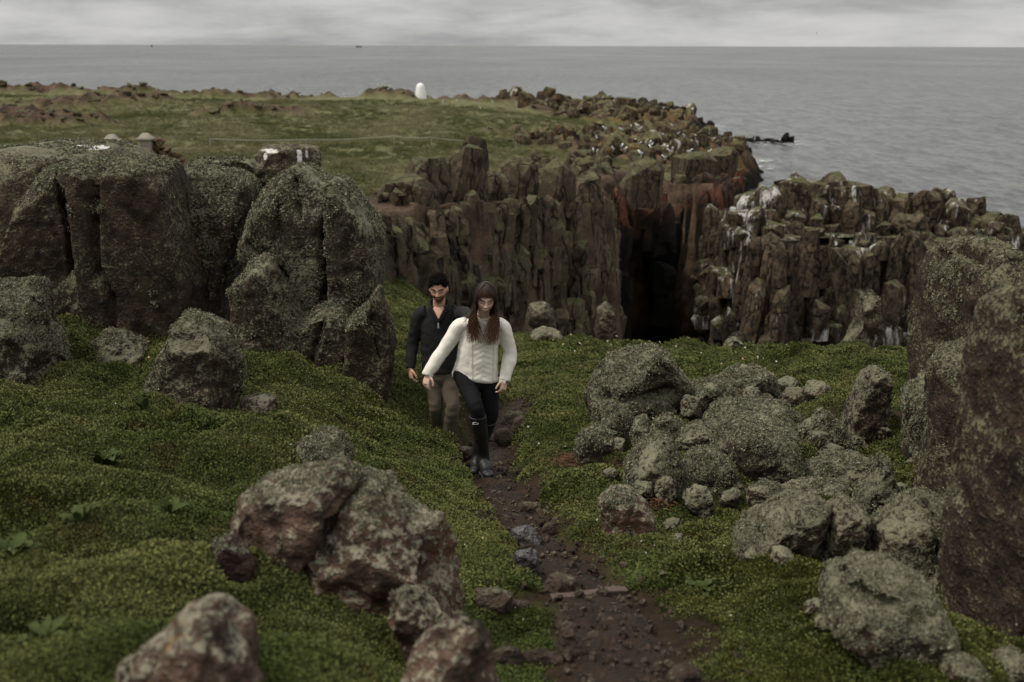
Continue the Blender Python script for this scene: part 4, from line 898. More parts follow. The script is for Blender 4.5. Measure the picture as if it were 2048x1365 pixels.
MOSS = proto_coll('moss_clumps', [clump('moss_clump', 'moss_mat', 80, .050, .024, .016, .0045, rg, .9) for k in range(4)])
LICH = proto_coll('lichen_tufts', [clump('lichen_tuft', 'lichen_mat', 26, .022, .012, .014, .008, rg, .35) for k in range(5)])
GRASS = proto_coll('grass_tufts', [clump('grass_tuft', 'field_grass_mat', 34, .10, .05, .12, .011, rg, 1.0) for k in range(3)])
# ground cover over the near slopes
def cover_points(n, y0, y1, rg, fan=.72):
    Y = np.exp(rg.uniform(math.log(y0), math.log(y1), n)); x = rg.uniform(-1, 1, n) * (fan * Y + .5)
    return x, Y
def slope_n(f, x, y, e):
    gx = (f(x + e, y) - f(x - e, y)) / (2*e); gy = (f(x, y + e) - f(x, y - e)) / (2*e); n = np.stack([-gx, -gy, np.ones_like(gx)], 1); return n / np.linalg.norm(n, axis=1)[:, None]
x, y = cover_points(210000, 1.9, 34, rg)
s_, w_, pz_ = path_side(x, y); d_ = np.abs(s_) - w_; live = (y > 2.2) & (y < 11.5)
ye = np.interp(x, EDGE[:, 0], EDGE[:, 1])
sm_ = soil_mask(x, y)
ok = (~((d_ < .05) & live)) & (y < ye + .5) & (rg.random(len(x)) > sm_ * .93)
x, y, s_ = x[ok], y[ok], s_[ok]; z = near_z(x, y)
mossy = (sm(x - .28 * y + .6 * noise3(xy3(x, y, .8, 12.0)), -.9, .3) * (1 - sm(y, 5.2, 8.0)))           # short moss on the right foreground
mossy = np.maximum(mossy, sm(noise3(xy3(x, y, .9, 44.0)), .25, .5) * .8)
ism = rg.random(len(x)) < mossy * .7
nn = slope_n(near_z, x, y, .03); rr = rot_to(nn + rg.normal(size=nn.shape) * .12, rg)
sc = np.clip(.55 + y / 9.0, .8, 3.6) * (1 + .35 * sm(noise3(xy3(x, y, 1.3, 61.0)), .12, .45)) * rg.uniform(.65, 1.25, len(x))
pts = np.stack([x, y, z - .012], 1)
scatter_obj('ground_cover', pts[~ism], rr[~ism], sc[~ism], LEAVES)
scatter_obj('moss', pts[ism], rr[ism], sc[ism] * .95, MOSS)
# campion flowers and seed heads
def flower_mesh(mat, name, r, stem):
    V, F = [], []
    for k in range(5):
        a = k * 1.2566; c, s2 = math.cos(a), math.sin(a); b = len(V)
        V += [(0, 0, stem), (r*.6*c - r*.35*s2, r*.6*s2 + r*.35*c, stem + .3*r), (r*c, r*s2, stem + .1*r), (r*.6*c + r*.35*s2, r*.6*s2 - r*.35*c, stem + .3*r)]; F.append((b, b+1, b+2, b+3))
    return mesh_np(name, V, F, mat, False)
FLOW = proto_coll('flowers', [flower_mesh('flower_mat', 'flower', .007, .05), flower_mesh('flower_mat', 'flower', .005, .045), flower_mesh('seed_mat', 'seed_head', .008, .055)])
x, y = cover_points(9000, 2.2, 27, rg)
den = sm(fbm(xy3(x, y, .35, 18.0), 3), -.05, .5) * (.25 + .75 * sm(x + .1 * y, .6, 2.5) * sm(y, 6, 9)) * .55
s_, w_, pz_ = path_side(x, y); ok = (rg.random(len(x)) < den) & ((np.abs(s_) - w_ > .1) | (y > 15)) & (y < np.interp(x, EDGE[:, 0], EDGE[:, 1]) - .2) & (soil_mask(x, y) < .5)
x, y = x[ok], y[ok]; z = near_z(x, y)
rr = np.stack([rg.uniform(.2, .9, len(x)), rg.uniform(-.4, .4, len(x)), rg.uniform(-.5, .5, len(x))], 1)
scatter_obj('campion_flowers', np.stack([x, y, z], 1), rr, np.clip(y / 6, .8, 2.6) * rg.uniform(.8, 1.2, len(x)), FLOW)
# lichen tufts on the near rocks
def surface_points(me, n, rg):
    me.calc_loop_triangles(); t = np.empty(len(me.loop_triangles) * 3, np.int32); me.loop_triangles.foreach_get('vertices', t); t = t.reshape(-1, 3)
    v = verts_of(me); nn = normals_of(me); a = np.linalg.norm(np.cross(v[t[:, 1]] - v[t[:, 0]], v[t[:, 2]] - v[t[:, 0]]), axis=1)
    i = rg.choice(len(t), n, p=a / a.sum()); b = rg.dirichlet((1, 1, 1), n)
    return (v[t[i]] * b[:, :, None]).sum(1), (nn[t[i]] * b[:, :, None]).sum(1), a.sum() * .5
for o, cov, size, Y in ROCKS:
    if cov <= 0: continue
    p, n, area = surface_points(o.data, 10, rg)
    k = int(min(9000, area / (.030 * max(.6, Y / 6.5)) ** 2 * 1.5))
    p, n, area = surface_points(o.data, k, rg)
    wp = p + np.array(o.location)
    m = cov + .48 * (np.clip(n[:, 2], -1, 1) - .3) * (2.0 if 'brown' in o.data.materials[0].name else 1.0) + .75 * fbm(wp * 2.2, 3) + .3 * noise3(wp * 9)
    ok = (rg.random(k) < sm(m, .30, .75)) & (n[:, 1] < .45)
    if ok.sum() < 5: continue
    scatter_obj('lichen', (p - n * .004)[ok], rot_to(n[ok] + rg.normal(size=(ok.sum(), 3)) * .2, rg), max(.6, Y / 6.5) * rg.uniform(.6, 1.3, ok.sum()), LICH, o)
# tussock grass over the far field
m = 120000
Y = np.exp(rg.uniform(math.log(29), math.log(215), m)); x = rg.uniform(-1, 1, m) * (.56 * Y + 4)
r, sd = rocky(x, Y); z = far_z(x, Y)
ok = (r < .45) & (sd > .3) & (rg.random(m) < .25 + .75 * sm(fbm(xy3(x, Y * .5, .5, 3.0), 3), -.3, .3))
x, Y, z = x[ok], Y[ok], z[ok]
rr = np.stack([rg.normal(size=len(x)) * .2, rg.normal(size=len(x)) * .2, rg.uniform(0, 6.28, len(x))], 1)
scatter_obj('field_grass', np.stack([x, Y, z - .02], 1), rr, 1.5 * (Y / 40) ** .62 * rg.uniform(.6, 1.3, len(x)), GRASS)
# pebbles and grit on the path
PEB = proto_coll('pebbles', [hull_mesh('pebble', boulder_pts(rg), 'path_stone_mat') for k in range(5)])
m = 1900; y = np.exp(rg.uniform(math.log(2.3), math.log(15), m)); x = np.interp(y, _yy, PX) + rg.normal(size=m) * np.interp(y, _yy, PWD) * .62
rr = rg.uniform(0, 6.28, (m, 3))
scatter_obj('pebbles', np.stack([x, y, near_z(x, y) + .012], 1), rr, rg.gamma(1.5, .011, m) + .009, PEB)
# --- single plants
def leaf_blade(name, L, wd, mat, curl=.5, lobes=0):
    V, F = [], []; n = 8
    for i in range(n + 1):
        t = i / n; w = wd * math.sin(math.pi * min(1, t * .96 + .04)) ** .75 * (1 + (.35 * math.sin(t * 22) if lobes else 0)); zz = L * (.55 * t - curl * t * t)
        for sx in (-1, 0, 1): V.append((sx * w * .5, t * L, zz + abs(sx) * w * .16 + .004 * math.sin(t * 17 + sx)))
    return mesh_np(name, V, grid_faces(n + 1, 3), mat)
DOCK = [leaf_blade('leaf', .15, .055, 'dock_mat', .45), leaf_blade('leaf', .11, .048, 'dock_mat', .3), leaf_blade('leaf', .13, .042, 'dock_mat', .6)]
ROSE = [leaf_blade('leaf', .075, .045, 'dock_mat', .5, 1), leaf_blade('leaf', .06, .04, 'dock_mat', .4, 1)]
def plant(px, py, blades, n, s, label, rg, name='dock_plant', tilt=(.0, 1.0)):
    Y = hit(px, py); p = P(px, py, Y); root = bpy.data.objects.new(name, None); COL.objects.link(root); root.location = (p.x, p.y, gz(p.x, p.y) + .005)
    for k in range(n):
        a = k * 6.283 / n + rg.uniform(-.4, .4); o = link('leaf', blades[rg.integers(len(blades))], root); o.rotation_euler = (rg.uniform(*tilt), rg.uniform(-.3, .3), a); q = s * rg.uniform(.7, 1.2); o.scale = (q, q, q)
        o.location = (-math.sin(a) * .01, math.cos(a) * .01, .0)
    tag(root, label, 'plant'); return root
plant(215, 945, DOCK, 13, .95, 'largest broad-leaved dock plant on the moss slope by the outcrop', rg)
plant(340, 1035, DOCK, 8, .6, 'low dock with pale leaves beside the left lobe of the foreground rock', rg)
plant(165, 1055, DOCK, 9, .6, 'dock with upright pale green leaves on the open moss slope', rg)
plant(30, 1120, DOCK, 9, .65, 'dock with long curled leaves at the side of the moss slope', rg)
plant(90, 1290, DOCK, 9, .55, 'dark drooping dock beside the black hollow in the moss', rg)
plant(290, 830, DOCK, 7, .8, 'tall leafy weed on the moss below the mottled pointed boulder', rg, 'leafy_weed', (.7, 1.3))
plant(1405, 1190, ROSE, 11, 1.0, 'small pale rosette of lobed leaves on the dark moss', rg, 'leaf_rosette')
plant(1275, 930, ROSE, 14, 1.25, 'clump of glossy lobed leaves beside the rusty stalks', rg, 'scurvy_grass')
plant(1492, 672, DOCK, 8, .8, 'lone spindly weed on the chasm brink against the dark cave', rg, 'leafy_weed', (.8, 1.35)) if False else None
def grass_tuft(px, py, n, L, label, rg):
    Y = hit(px, py); p = P(px, py, Y); root = bpy.data.objects.new('grass_tuft', None); COL.objects.link(root); root.location = (p.x, p.y, gz(p.x, p.y))
    it = []
    for k in range(n):
        a = rg.uniform(0, 6.28); d = np.array((math.cos(a) * .6, math.sin(a) * .6, rg.uniform(.5, 1.2))); d /= np.linalg.norm(d); w = np.cross(d, (0, 0, 1)); w /= np.linalg.norm(w)
        it.append(((rg.normal() * .05, rg.normal() * .04, 0), d, w, L * rg.uniform(.5, 1.1), .006, rg.uniform(.2, 1), .35))
    link('blades', leafs_mesh('blades', 'leaf_mat', it), root, kind='stuff'); tag(root, label, 'grass')
grass_tuft(1280, 1170, 260, .11, 'bright grass tuft at the corner of the trodden soil', rg)
# rust-red mats of dead stalks
def stalks(px, py, n, spread, L, rg):
    Y = hit(px, py); c = P(px, py, Y); V, F = [], []
    for k in range(n):
        x0 = c.x + rg.normal() * spread; y0 = c.y + rg.normal() * spread * .7; g0 = gz(x0, y0); sl = (gz(x0, y0 + .1) - g0) * 10; sx_ = (gz(x0 + .1, y0) - g0) * 10; a = rg.uniform(0, 6.28); l = L * rg.uniform(.5, 1.2); b = len(V); w = .0028
        hgt = rg.uniform(.01, .05)
        for i in range(6):
            t = i / 5; xx = x0 + math.cos(a + .8 * t) * l * t; yy = y0 + math.sin(a + .8 * t) * l * t; zz = g0 + (xx - x0) * sx_ + (yy - y0) * sl + .012 + hgt * math.sin(math.pi * t)
            V += [(xx - w * math.sin(a), yy + w * math.cos(a), zz), (xx + w * math.sin(a), yy - w * math.cos(a), zz), (xx, yy, zz + w * 1.6)]
        for i in range(5):
            for j in range(3): F.append((b + i*3 + j, b + i*3 + (j+1) % 3, b + (i+1)*3 + (j+1) % 3, b + (i+1)*3 + j))
    link('dead_stalks', mesh_np('dead_stalks', V, F, 'dead_stalk_mat'), kind='stuff')
stalks(1165, 935, 330, .12, .16, rg); stalks(1305, 1012, 90, .06, .10, rg)
# wooden step board across the path
bm = bmesh.new(); bmesh.ops.create_cube(bm, size=1.0); bmesh.ops.bevel(bm, geom=bm.edges, offset=.06, segments=2, affect='EDGES')
bmesh.ops.subdivide_edges(bm, edges=[e for e in bm.edges if e.calc_length() > .5], cuts=5)
me = bpy.data.meshes.new('step_board'); bm.to_mesh(me); bm.free(); me.materials.append(MATS['board_wood'])
a = P(1108, 1203, hit(1108, 1203)); b = P(1250, 1190, hit(1250, 1190)); mid = (a + b) / 2; ang = math.atan2(b.y - a.y, b.x - a.x)
for v in me.vertices: v.co = (v.co.x * (b - a).length * 1.06, v.co.y * .05, v.co.z * .045 + .004 * math.sin(v.co.x * 9))
brd = link('step_board', me, loc=(mid.x, mid.y, gz(mid.x, mid.y) + .022)); brd.rotation_euler = (0, .0, ang)
tag(brd, 'worn wooden board set across the path as a step', 'board')
# ------------------------------------------------------------------ far things: beacon, gate pillars, dry stone wall, rope fence, birds, ships
def lathe(prof, n=20):
    V, F = [], []
    for r, z in prof:
        for k in range(n): V.append((r * math.cos(k * 6.2832 / n), r * math.sin(k * 6.2832 / n), z))
    m = len(prof)
    F = [(i*n + k, i*n + (k+1) % n, (i+1)*n + (k+1) % n, (i+1)*n + k) for i in range(m-1) for k in range(n)]
    return V, F
p = P(840, 199, 240); z0 = fz(p.x, p.y)
V, F = lathe([(1.42, 0), (1.36, .5), (1.16, 1.8), (.98, 2.8), (.86, 3.2), (.66, 3.5), (.34, 3.68), (.02, 3.74)])
bz = min(z0, p.z) - .1; tag(link('beacon', mesh_np('beacon', V, F, 'beacon_white'), loc=(p.x, p.y, bz)), 'round-topped white painted beacon on the far brow of the headland', 'beacon')
def boxm(name, w, d, h, mat, bev=.02, top=None):
    bm = bmesh.new(); bmesh.ops.create_cube(bm, size=1.0)
    for v in bm.verts:
        k = (top if top and v.co.z > 0 else 1.0); v.co = (v.co.x * w * k, v.co.y * d * k, (v.co.z + .5) * h)
    bmesh.ops.bevel(bm, geom=bm.edges, offset=bev, segments=1, affect='EDGES'); me = bpy.data.meshes.new(name); bm.to_mesh(me); bm.free(); me.materials.append(MATS[mat]); return me
def pillar(px, ptop, Y, h, label):
    p = P(px, ptop, Y); root = bpy.data.objects.new('gate_pillar', None); COL.objects.link(root); root.location = (p.x, p.y, p.z - h)
    z = 0; k = 0
    while z < h - .34:
        o = link('stone_course', boxm('stone_course', .46 - .01 * (k % 2), .46 - .01 * (k % 2), .26, 'pillar_stone'), root, (0, 0, z)); z += .262; k += 1
    link('cap_ledge', boxm('cap_ledge', .66, .66, .10, 'pillar_stone'), root, (0, 0, z)); link('cap', boxm('cap', .56, .56, .20, 'pillar_stone', .02, .45), root, (0, 0, z + .10))
    tag(root, label, 'gate pillar', 'gate pillars')
pillar(290, 277, 46, 3.0, 'square stone gate pillar joined to the dry stone wall')
pillar(222, 280, 46, 3.0, 'stone gate pillar showing only its cap above the flat slab')
def drystone(label, ax, ay, bx, by, zt0, zt1, h, rg, n):
    root = bpy.data.objects.new('dry_stone_wall', None); COL.objects.link(root); root.location = (ax, ay, zt0 - h)
    for i in range(n):
        t = rg.random(); q = rg.random() ** .7; top = (zt0 + (zt1 - zt0) * t ** 1.6) - (zt0 - h)
        s = rg.uniform(.16, .30)
        o = link('wall_stone', BLDS_WALL[rg.integers(6)], root, ((bx - ax) * t, (by - ay) * t + rg.uniform(-.15, .15), top * q - .1)); o.scale = (s * 1.3, s, s * .85); o.rotation_euler = (rg.normal() * .3, rg.normal() * .3, rg.uniform(0, 6))
    tag(root, label, 'wall')
rg = np.random.default_rng(31)
BLDS_WALL = [hull_mesh('wall_stone', boulder_pts(rg), 'drystone') for k in range(6)]
a = P(302, 277, 46.3); b = P(368, 325, 46.3); drystone('rusty brown dry stone wall stepping down from the gate pillar', a.x, a.y, b.x, b.y, a.z, b.z, 2.4, rg, 230)
a = P(45, 288, 46.3); b = P(140, 285, 46.3); drystone('low stretch of orange-brown wall peeping over the flat slab', a.x, a.y, b.x, b.y, a.z, b.z, 1.2, rg, 110)
# rope fence
fence = bpy.data.objects.new('rope_fence', None); COL.objects.link(fence); p0 = P(785, 285, 104); fence.location = (p0.x, p0.y, p0.z)
posts = [P(420, 300, 100), P(612, 302, 100), P(787, 285, 103), P(862, 291, 106), P(948, 295, 109)]
for q in posts:
    g = fz(q.x, q.y); o = link('post', boxm('post', .11, .11, 1.15, 'post_wood', .01), fence, (q.x - p0.x, q.y - p0.y, g - p0.z - .1))
V, F = [], []
for a, b in zip(posts[:-1], posts[1:]):
    k0 = len(V)
    for i in range(9):
        t = i / 8; c = a.lerp(b, t); ga = fz(a.x, a.y) * (1-t) + fz(b.x, b.y) * t
        for j in range(4): V.append((c.x - p0.x, c.y - p0.y + .022 * math.cos(j * 1.57), ga + .98 - .25 * 4 * t * (1-t) * .5 - p0.z + .022 * math.sin(j * 1.57)))
    for i in range(8):
        for j in range(4): F.append((k0 + i*4 + j, k0 + i*4 + (j+1) % 4, k0 + (i+1)*4 + (j+1) % 4, k0 + (i+1)*4 + j))
link('rope', mesh_np('rope', V, F, 'rope_pale'), fence); tag(fence, 'pale rope fence with thin posts crossing the grass field', 'fence')
q = P(1030, 292, 116); g = fz(q.x, q.y); stake = bpy.data.objects.new('marker_stake', None); COL.objects.link(stake); stake.location = (q.x, q.y, g - .1)
link('post', boxm('post', .10, .10, 1.9, 'post_wood', .01), stake)
V, F = [], []
for i in range(9):
    t = i / 8
    for j in range(4): V.append((-.75 * t * t - .05 + .025 * math.cos(j*1.57), -.1, 1.85 - 1.7 * t ** .8 + .025 * math.sin(j*1.57)))
for i in range(8):
    for j in range(4): F.append((i*4 + j, i*4 + (j+1) % 4, (i+1)*4 + (j+1) % 4, (i+1)*4 + j))
link('rope', mesh_np('rope', V, F, 'rope_pale'), stake); tag(stake, 'tall stake with a slack pale rope by the worn earth track', 'stake')
# seabirds
def bird_mesh(name, standing=True):
    V, F = [], []
    rings = [(-.26, .012, .30), (-.16, .05, .27), (0, .085, .25), (.12, .08, .28), (.18, .055, .36), (.22, .05, .42), (.27, .035, .42), (.34, .008, .40)]
    for x, r, z in rings:
        for k in range(8): V.append((x, r * math.cos(k * .7854), z + r * 1.05 * math.sin(k * .7854)))
    for i in range(len(rings) - 1):
        for k in range(8): F.append((i*8 + k, i*8 + (k+1) % 8, (i+1)*8 + (k+1) % 8, (i+1)*8 + k))
    for s in (-1, 1):
        b = len(V); V += [(.0, s*.03 - .008, .20), (.0, s*.03 + .008, .20), (.0, s*.03 + .008, 0), (.0, s*.03 - .008, 0), (.02, s*.03, .2), (.02, s*.03, 0)]; F += [(b, b+1, b+2, b+3), (b+1, b+4, b+5, b+2), (b+4, b, b+3, b+5)]
    me = mesh_np(name, V, F, 'gull_white'); me.materials.append(MATS['gull_grey']); me.materials.append(MATS['auk_dark'])
    for p_ in me.polygons:
        c = p_.center
        if c.z > .27 and -.24 < c.x < .12: p_.material_index = 1
        if c.x < -.2: p_.material_index = 2
    return me
BIRD = bird_mesh('gull')
AUK = bird_mesh('auk'); 
for p_ in AUK.polygons: p_.material_index = 0 if p_.center.z < .26 and p_.center.x > -.05 else 2
for px, py, Y in [(302,180,231),(312,186,229),(522,192,238),(715,197,238),(752,190,239),(762,194,239),(775,192,239),(848,205,234),(858,200,235),(884,216,215),(912,210,222),(960,220,205),(985,212,240),(690,203,235),(538,190,240),(580,195,238),(1092,205,283),(1118,207,290)]:
    p = P(px, py, Y); x = p.x; o = link('gull', BIRD, loc=(x, Y, fz(x, Y) + .3)); s = rg.uniform(1.1, 1.5); o.scale = (s, s, s); o.rotation_euler.z = rg.uniform(0, 6.28)
    tag(o, 'white gull standing on the far brow of the grassy headland', 'gull', 'gulls on the far brow')
m = 900; px = rg.uniform(1180, 1500, m); Y = np.exp(rg.uniform(math.log(95), math.log(330), m)); x = (px - CX) / FPX * Y; r, sd = rocky(x, Y); z = far_z(x, Y)
idx = np.nonzero((r > .6) & (z > SEA + 1.5) & (sd < 14) & (sd > .3))[0][:95]
for i in idx:
    o = link('seabird', AUK if rg.random() < .25 else BIRD, loc=(x[i], Y[i], z[i] + .8)); s = rg.uniform(1.1, 1.6) * (Y[i] / 150) ** .3; o.scale = (s, s, s); o.rotation_euler.z = rg.uniform(0, 6.28)
    dark = o.data is AUK; zone = 'rocks above the narrow inlet' if Y[i] < 125 else ('orange shore rocks of the promontory' if Y[i] < 215 else 'black rocks at the headland tip')
    tag(o, ('dark-backed auk' if dark else 'white gull') + ' perched on the ' + zone, 'auk' if dark else 'gull', ('auks' if dark else 'gulls') + ' on the ' + zone)
def flying(px, py, Y, span, bank, yaw, label):
    V = [(-.25, 0, 0), (.3, 0, .02), (0, .05, .05), (0, -.05, .05), (.02, .5, .16), (-.12, .5, .15), (-.16, 1.0, .04), (.02, -.5, .16), (-.12, -.5, .15), (-.16, -1.0, .04), (.12, .05, .04), (.12, -.05, .04), (0, 0, -.07), (-.12, .05, .04), (-.12, -.05, .04), (-.42, .05, .01), (-.42, -.05, .01)]
    F = [(10, 4, 5), (10, 5, 13), (4, 6, 5), (11, 8, 7), (11, 14, 8), (7, 8, 9), (1, 10, 12), (1, 12, 11), (1, 11, 10), (10, 13, 12), (11, 12, 14), (10, 11, 14), (10, 14, 13), (13, 15, 12), (14, 12, 16), (13, 14, 16), (13, 16, 15), (15, 16, 12)]
    me = mesh_np('flying_gull', V, F, 'gull_grey', False); o = link('flying_gull', me, loc=P(px, py, Y)); o.scale = (span, span, span); o.rotation_euler = (bank, 0, yaw); tag(o, label, 'gull')
flying(1582, 342, 70, .30, 1.2, 1.9, 'dark gull in flight above the rocky stack')
flying(1632, 66, 90, .28, .9, .6, 'lone gull in flight against the cloudy sky')
# ships on the horizon
def ship(px, L, label):
    Y = 11000; p = P(px, 91, Y); root = bpy.data.objects.new('cargo_ship', None); COL.objects.link(root); root.location = (p.x, Y, SEA)
    V = [(-L/2, -8, 4), (L/2, -8, 4), (L/2, 8, 4), (-L/2, 8, 4), (-L*.46, -7, -4), (L*.46, -7, -4), (L*.46, 7, -4), (-L*.46, 7, -4), (-L*.5, -8, 9), (L*.53, -8, 12), (L*.53, 8, 12), (-L*.5, 8, 9)]
    link('hull', mesh_np('hull', V, [(0, 1, 5, 4), (1, 2, 6, 5), (2, 3, 7, 6), (3, 0, 4, 7), (8, 9, 1, 0), (9, 10, 2, 1), (10, 11, 3, 2), (11, 8, 0, 3), (11, 10, 9, 8)], 'ship_hull', False), root)
    link('bridge', boxm('bridge', L*.12, 12, 16, 'ship_hull', .4), root, (-L*.36, 0, 8)); link('mast', boxm('mast', 2, 2, 26, 'ship_hull', .2), root, (L*.1, 0, 8)); tag(root, label, 'ship')
ship(716, 60, 'long low ship on the horizon'); ship(302, 16, 'tiny ship on the horizon, shorter of the two')

def foam(px, py, w, d, rg):
    Y = SEA / P(px, py, 1.0).z; c = P(px, py, Y); n = 40; V = [(c.x, Y, SEA + .25)]; e = [1.0]
    for k in range(n):
        a = k * 6.2832 / n; r = 1 + .35 * noise3(np.array([[math.cos(a) * 1.5, math.sin(a) * 1.5, px * .1]]))[0]; V.append((c.x + w * r * math.cos(a), Y + d * r * math.sin(a), SEA + .25)); e.append(0.0)
    me = mesh_np('foam', V, [(0, 1 + k, 1 + (k + 1) % n) for k in range(n)], 'foam_mat'); float_attr(me, 'edge', e); link('foam', me, kind='stuff')
for q in [(1525,286,13,12),(1390,254,14,14),(1345,240,10,10),(1480,335,10,8),(1420,300,8,8),(1560,283,9,8),(1500,322,8,8)]: foam(*q, rg)
# ------------------------------------------------------------------ the two walkers
plain('cloth_navy', (0.018, 0.018, 0.018), 0.95, (160, .5), .35, spec=0.15)
plain('cloth_black', (0.006, 0.006, 0.007), 0.85, (120, .3), .3, spec=0.2)
plain('cloth_khaki', (0.088, 0.070, 0.052), 0.9, (70, .35), .3, spec=0.15)
plain('rubber_black', (0.009, 0.009, 0.010), 0.55, (9, .15), .3, spec=0.45)
plain('shoe_dark', (0.014, 0.012, 0.011), 0.7, (40, .3), .3)
plain('metal_pull', (0.6, 0.6, 0.58), 0.4, None, .05, metal=0.6)
plain('label_white', (0.75, 0.74, 0.72), 0.6)
plain('label_red', (0.35, 0.02, 0.02), 0.6)
@material('cream_knit')
def _(t):
    c = t.node('ShaderNodeTexCoord').outputs['Object']; x, y, z = t.sep(c)
    rib = t.math('SINE', t.math('MULTIPLY', x, 420.0)); row = t.math('SINE', t.math('MULTIPLY', z, 330.0))
    # cable panel down the front
    px = t.math('ABSOLUTE', t.math('SUBTRACT', x, 0.012)); panel = t.step(px, 0.085, 0.070)
    tw = t.math('SINE', t.math('ADD', t.math('MULTIPLY', z, 150.0), t.math('MULTIPLY', px, 75.0)))
    edge = t.math('MULTIPLY', t.step(px, 0.062, 0.076), t.step(px, 0.090, 0.080))
    h = t.math('ADD', t.math('MULTIPLY', row, 0.03), t.math('MULTIPLY', panel, t.math('MULTIPLY', tw, 0.32)))
    h = t.math('SUBTRACT', h, t.math('MULTIPLY', edge, 1.4))
    h = t.math('ADD', h, t.math('MULTIPLY', t.noise(c, 60, 4, 0.7), 1.6))
    col = t.mix(t.noise(c, 18, 4), (0.64, 0.60, 0.52), (0.78, 0.745, 0.67))
    col = t.mix(t.math('MULTIPLY', edge, 0.35), col, (0.36, 0.31, 0.25))
    return dict(color=col, rough=0.95, spec=0.15, normal=t.bump(h, 0.55, 0.005))
@material('skin')
def _(t):
    n = t.noise(t.geo()['Position'], 90, 3)
    c = t.node('ShaderNodeAttribute', attribute_name='col').outputs['Color']
    return dict(color=t.mix(t.math('MULTIPLY', n, 0.25), c, t.mix(1.0, c, (0.8, 0.72, 0.7), 'MULTIPLY')), rough=0.55, spec=0.35, normal=t.bump(n, 0.15, 0.004))
@material('hair_long')
def _(t):
    c = t.node('ShaderNodeAttribute', attribute_name='col').outputs['Color']
    return dict(color=c, rough=0.5, spec=0.22)
plain('hair_black', (0.0055, 0.0042, 0.0035), 0.75, None, .5, spec=0.12)

def unit(v): v = np.asarray(v, float); return v / (np.linalg.norm(v) + 1e-12)
def tube(chain, fwd=(0, -1, 0), n=16, caps=True):
    """Tapered closed shell: chain of (point, half width, half depth)."""
    pts = [np.array(c[0], float) for c in chain]; rings = []; m = len(pts)
    for i, (p, c) in enumerate(zip(pts, chain)):
        t = unit(pts[min(m-1, i+1)] - pts[max(0, i-1)]); sx = unit(np.cross(t, fwd)); sy = unit(np.cross(sx, t)); rx, ry = c[1], c[2] if len(c) > 2 else c[1]
        ang = np.arange(n) / n * 2 * math.pi
        mk = lambda k, dz: [p + t * dz + sx * rx * k * math.cos(a) + sy * ry * k * math.sin(a) for a in ang]
        rr = min(rx, ry)
        if i == 0 and caps: rings += [mk(.35, -rr * .85), mk(.75, -rr * .55), mk(1, 0)]
        elif i == m-1 and caps: rings += [mk(1, 0), mk(.75, rr * .55), mk(.35, rr * .85)]
        else: rings.append(mk(1, 0))
    return chain_rings(rings)
def densify(chain, k=5):
    """Catmull-Rom through a chain of (point, rx, ry)."""
    A = np.array([list(c[0]) + [c[1], c[2] if len(c) > 2 else c[1]] for c in chain], float); A = np.vstack([2*A[0]-A[1], A, 2*A[-1]-A[-2]]); out = []
    for i in range(1, len(A) - 2):
        for j in range(k):
            t = j / k; p0, p1, p2, p3 = A[i-1:i+3]
            q = .5 * (2*p1 + (p2-p0)*t + (2*p0-5*p1+4*p2-p3)*t*t + (3*p1-p0-3*p2+p3)*t**3); out.append((q[:3], max(.002, q[3]), max(.002, q[4])))
    q = A[-2]; out.append((q[:3], q[3], q[4])); return out
def merge(shells):
    V, F = [], []
    for v, f in shells:
        n = len(V); V += [tuple(p) for p in v]; F += [tuple(i + n for i in q) for q in f]
    return V, F
def ellipsoid(c, rx, ry, rz, R=None, n=20, m=14):
    V, F = [], []; c = np.array(c, float); R = np.eye(3) if R is None else np.array(R)
    for i in range(m + 1):
        th = math.pi * i / m
        for k in range(n): V.append(tuple(c + R @ np.array((rx * math.sin(th) * math.cos(k*2*math.pi/n), ry * math.sin(th) * math.sin(k*2*math.pi/n), rz * math.cos(th)))))
    for i in range(m):
        for k in range(n): F.append((i*n + k, (i+1)*n + k, (i+1)*n + (k+1) % n, i*n + (k+1) % n))
    return V, F
def hand(wrist, d, pn, thumb, s=1.0, curl=.5):
    """d: towards the fingers, pn: palm normal, thumb: +1/-1 side of the thumb along cross(d, pn)."""
    w = np.array(wrist, float); d = unit(d); pn = unit(np.array(pn) - np.dot(pn, d) * d); sd = np.cross(d, pn) * thumb; out = []
    out.append(tube([(w - d*.02*s, .024*s, .018*s), (w + d*.02*s, .030*s, .016*s), (w + d*.06*s, .039*s, .015*s), (w + d*.088*s, .038*s, .012*s)], fwd=pn, n=14))
    for k, (off, L) in enumerate([(.030, .070), (.0105, .080), (-.0095, .074), (-.029, .058)]):
        p = w + d*.082*s + sd*off*s; ch = [(p, .0092*s)]; ang = .15 + .06*k
        for seg, l in enumerate((.42, .33, .25)):
            ang += curl * (.75 if seg else .5); q = d*math.cos(ang) + pn*math.sin(ang) + sd*off*1.2*(1 if seg == 0 else 0); p = p + unit(q)*L*l*s; ch.append((p, (.0086 - .0007*seg)*s))
        out.append(tube(ch, fwd=pn, n=8))
    p = w + d*.022*s + sd*.024*s; t1 = p + unit(d*.55 + sd*.75 + pn*.25)*.040*s; t2 = t1 + unit(d*.85 + sd*.25 + pn*.35)*.032*s; t3 = t2 + unit(d*.9 + pn*.35)*.024*s
    out.append(tube([(p, .014*s), (t1, .011*s), (t2, .0095*s), (t3, .008*s)], fwd=pn, n=8)); return out
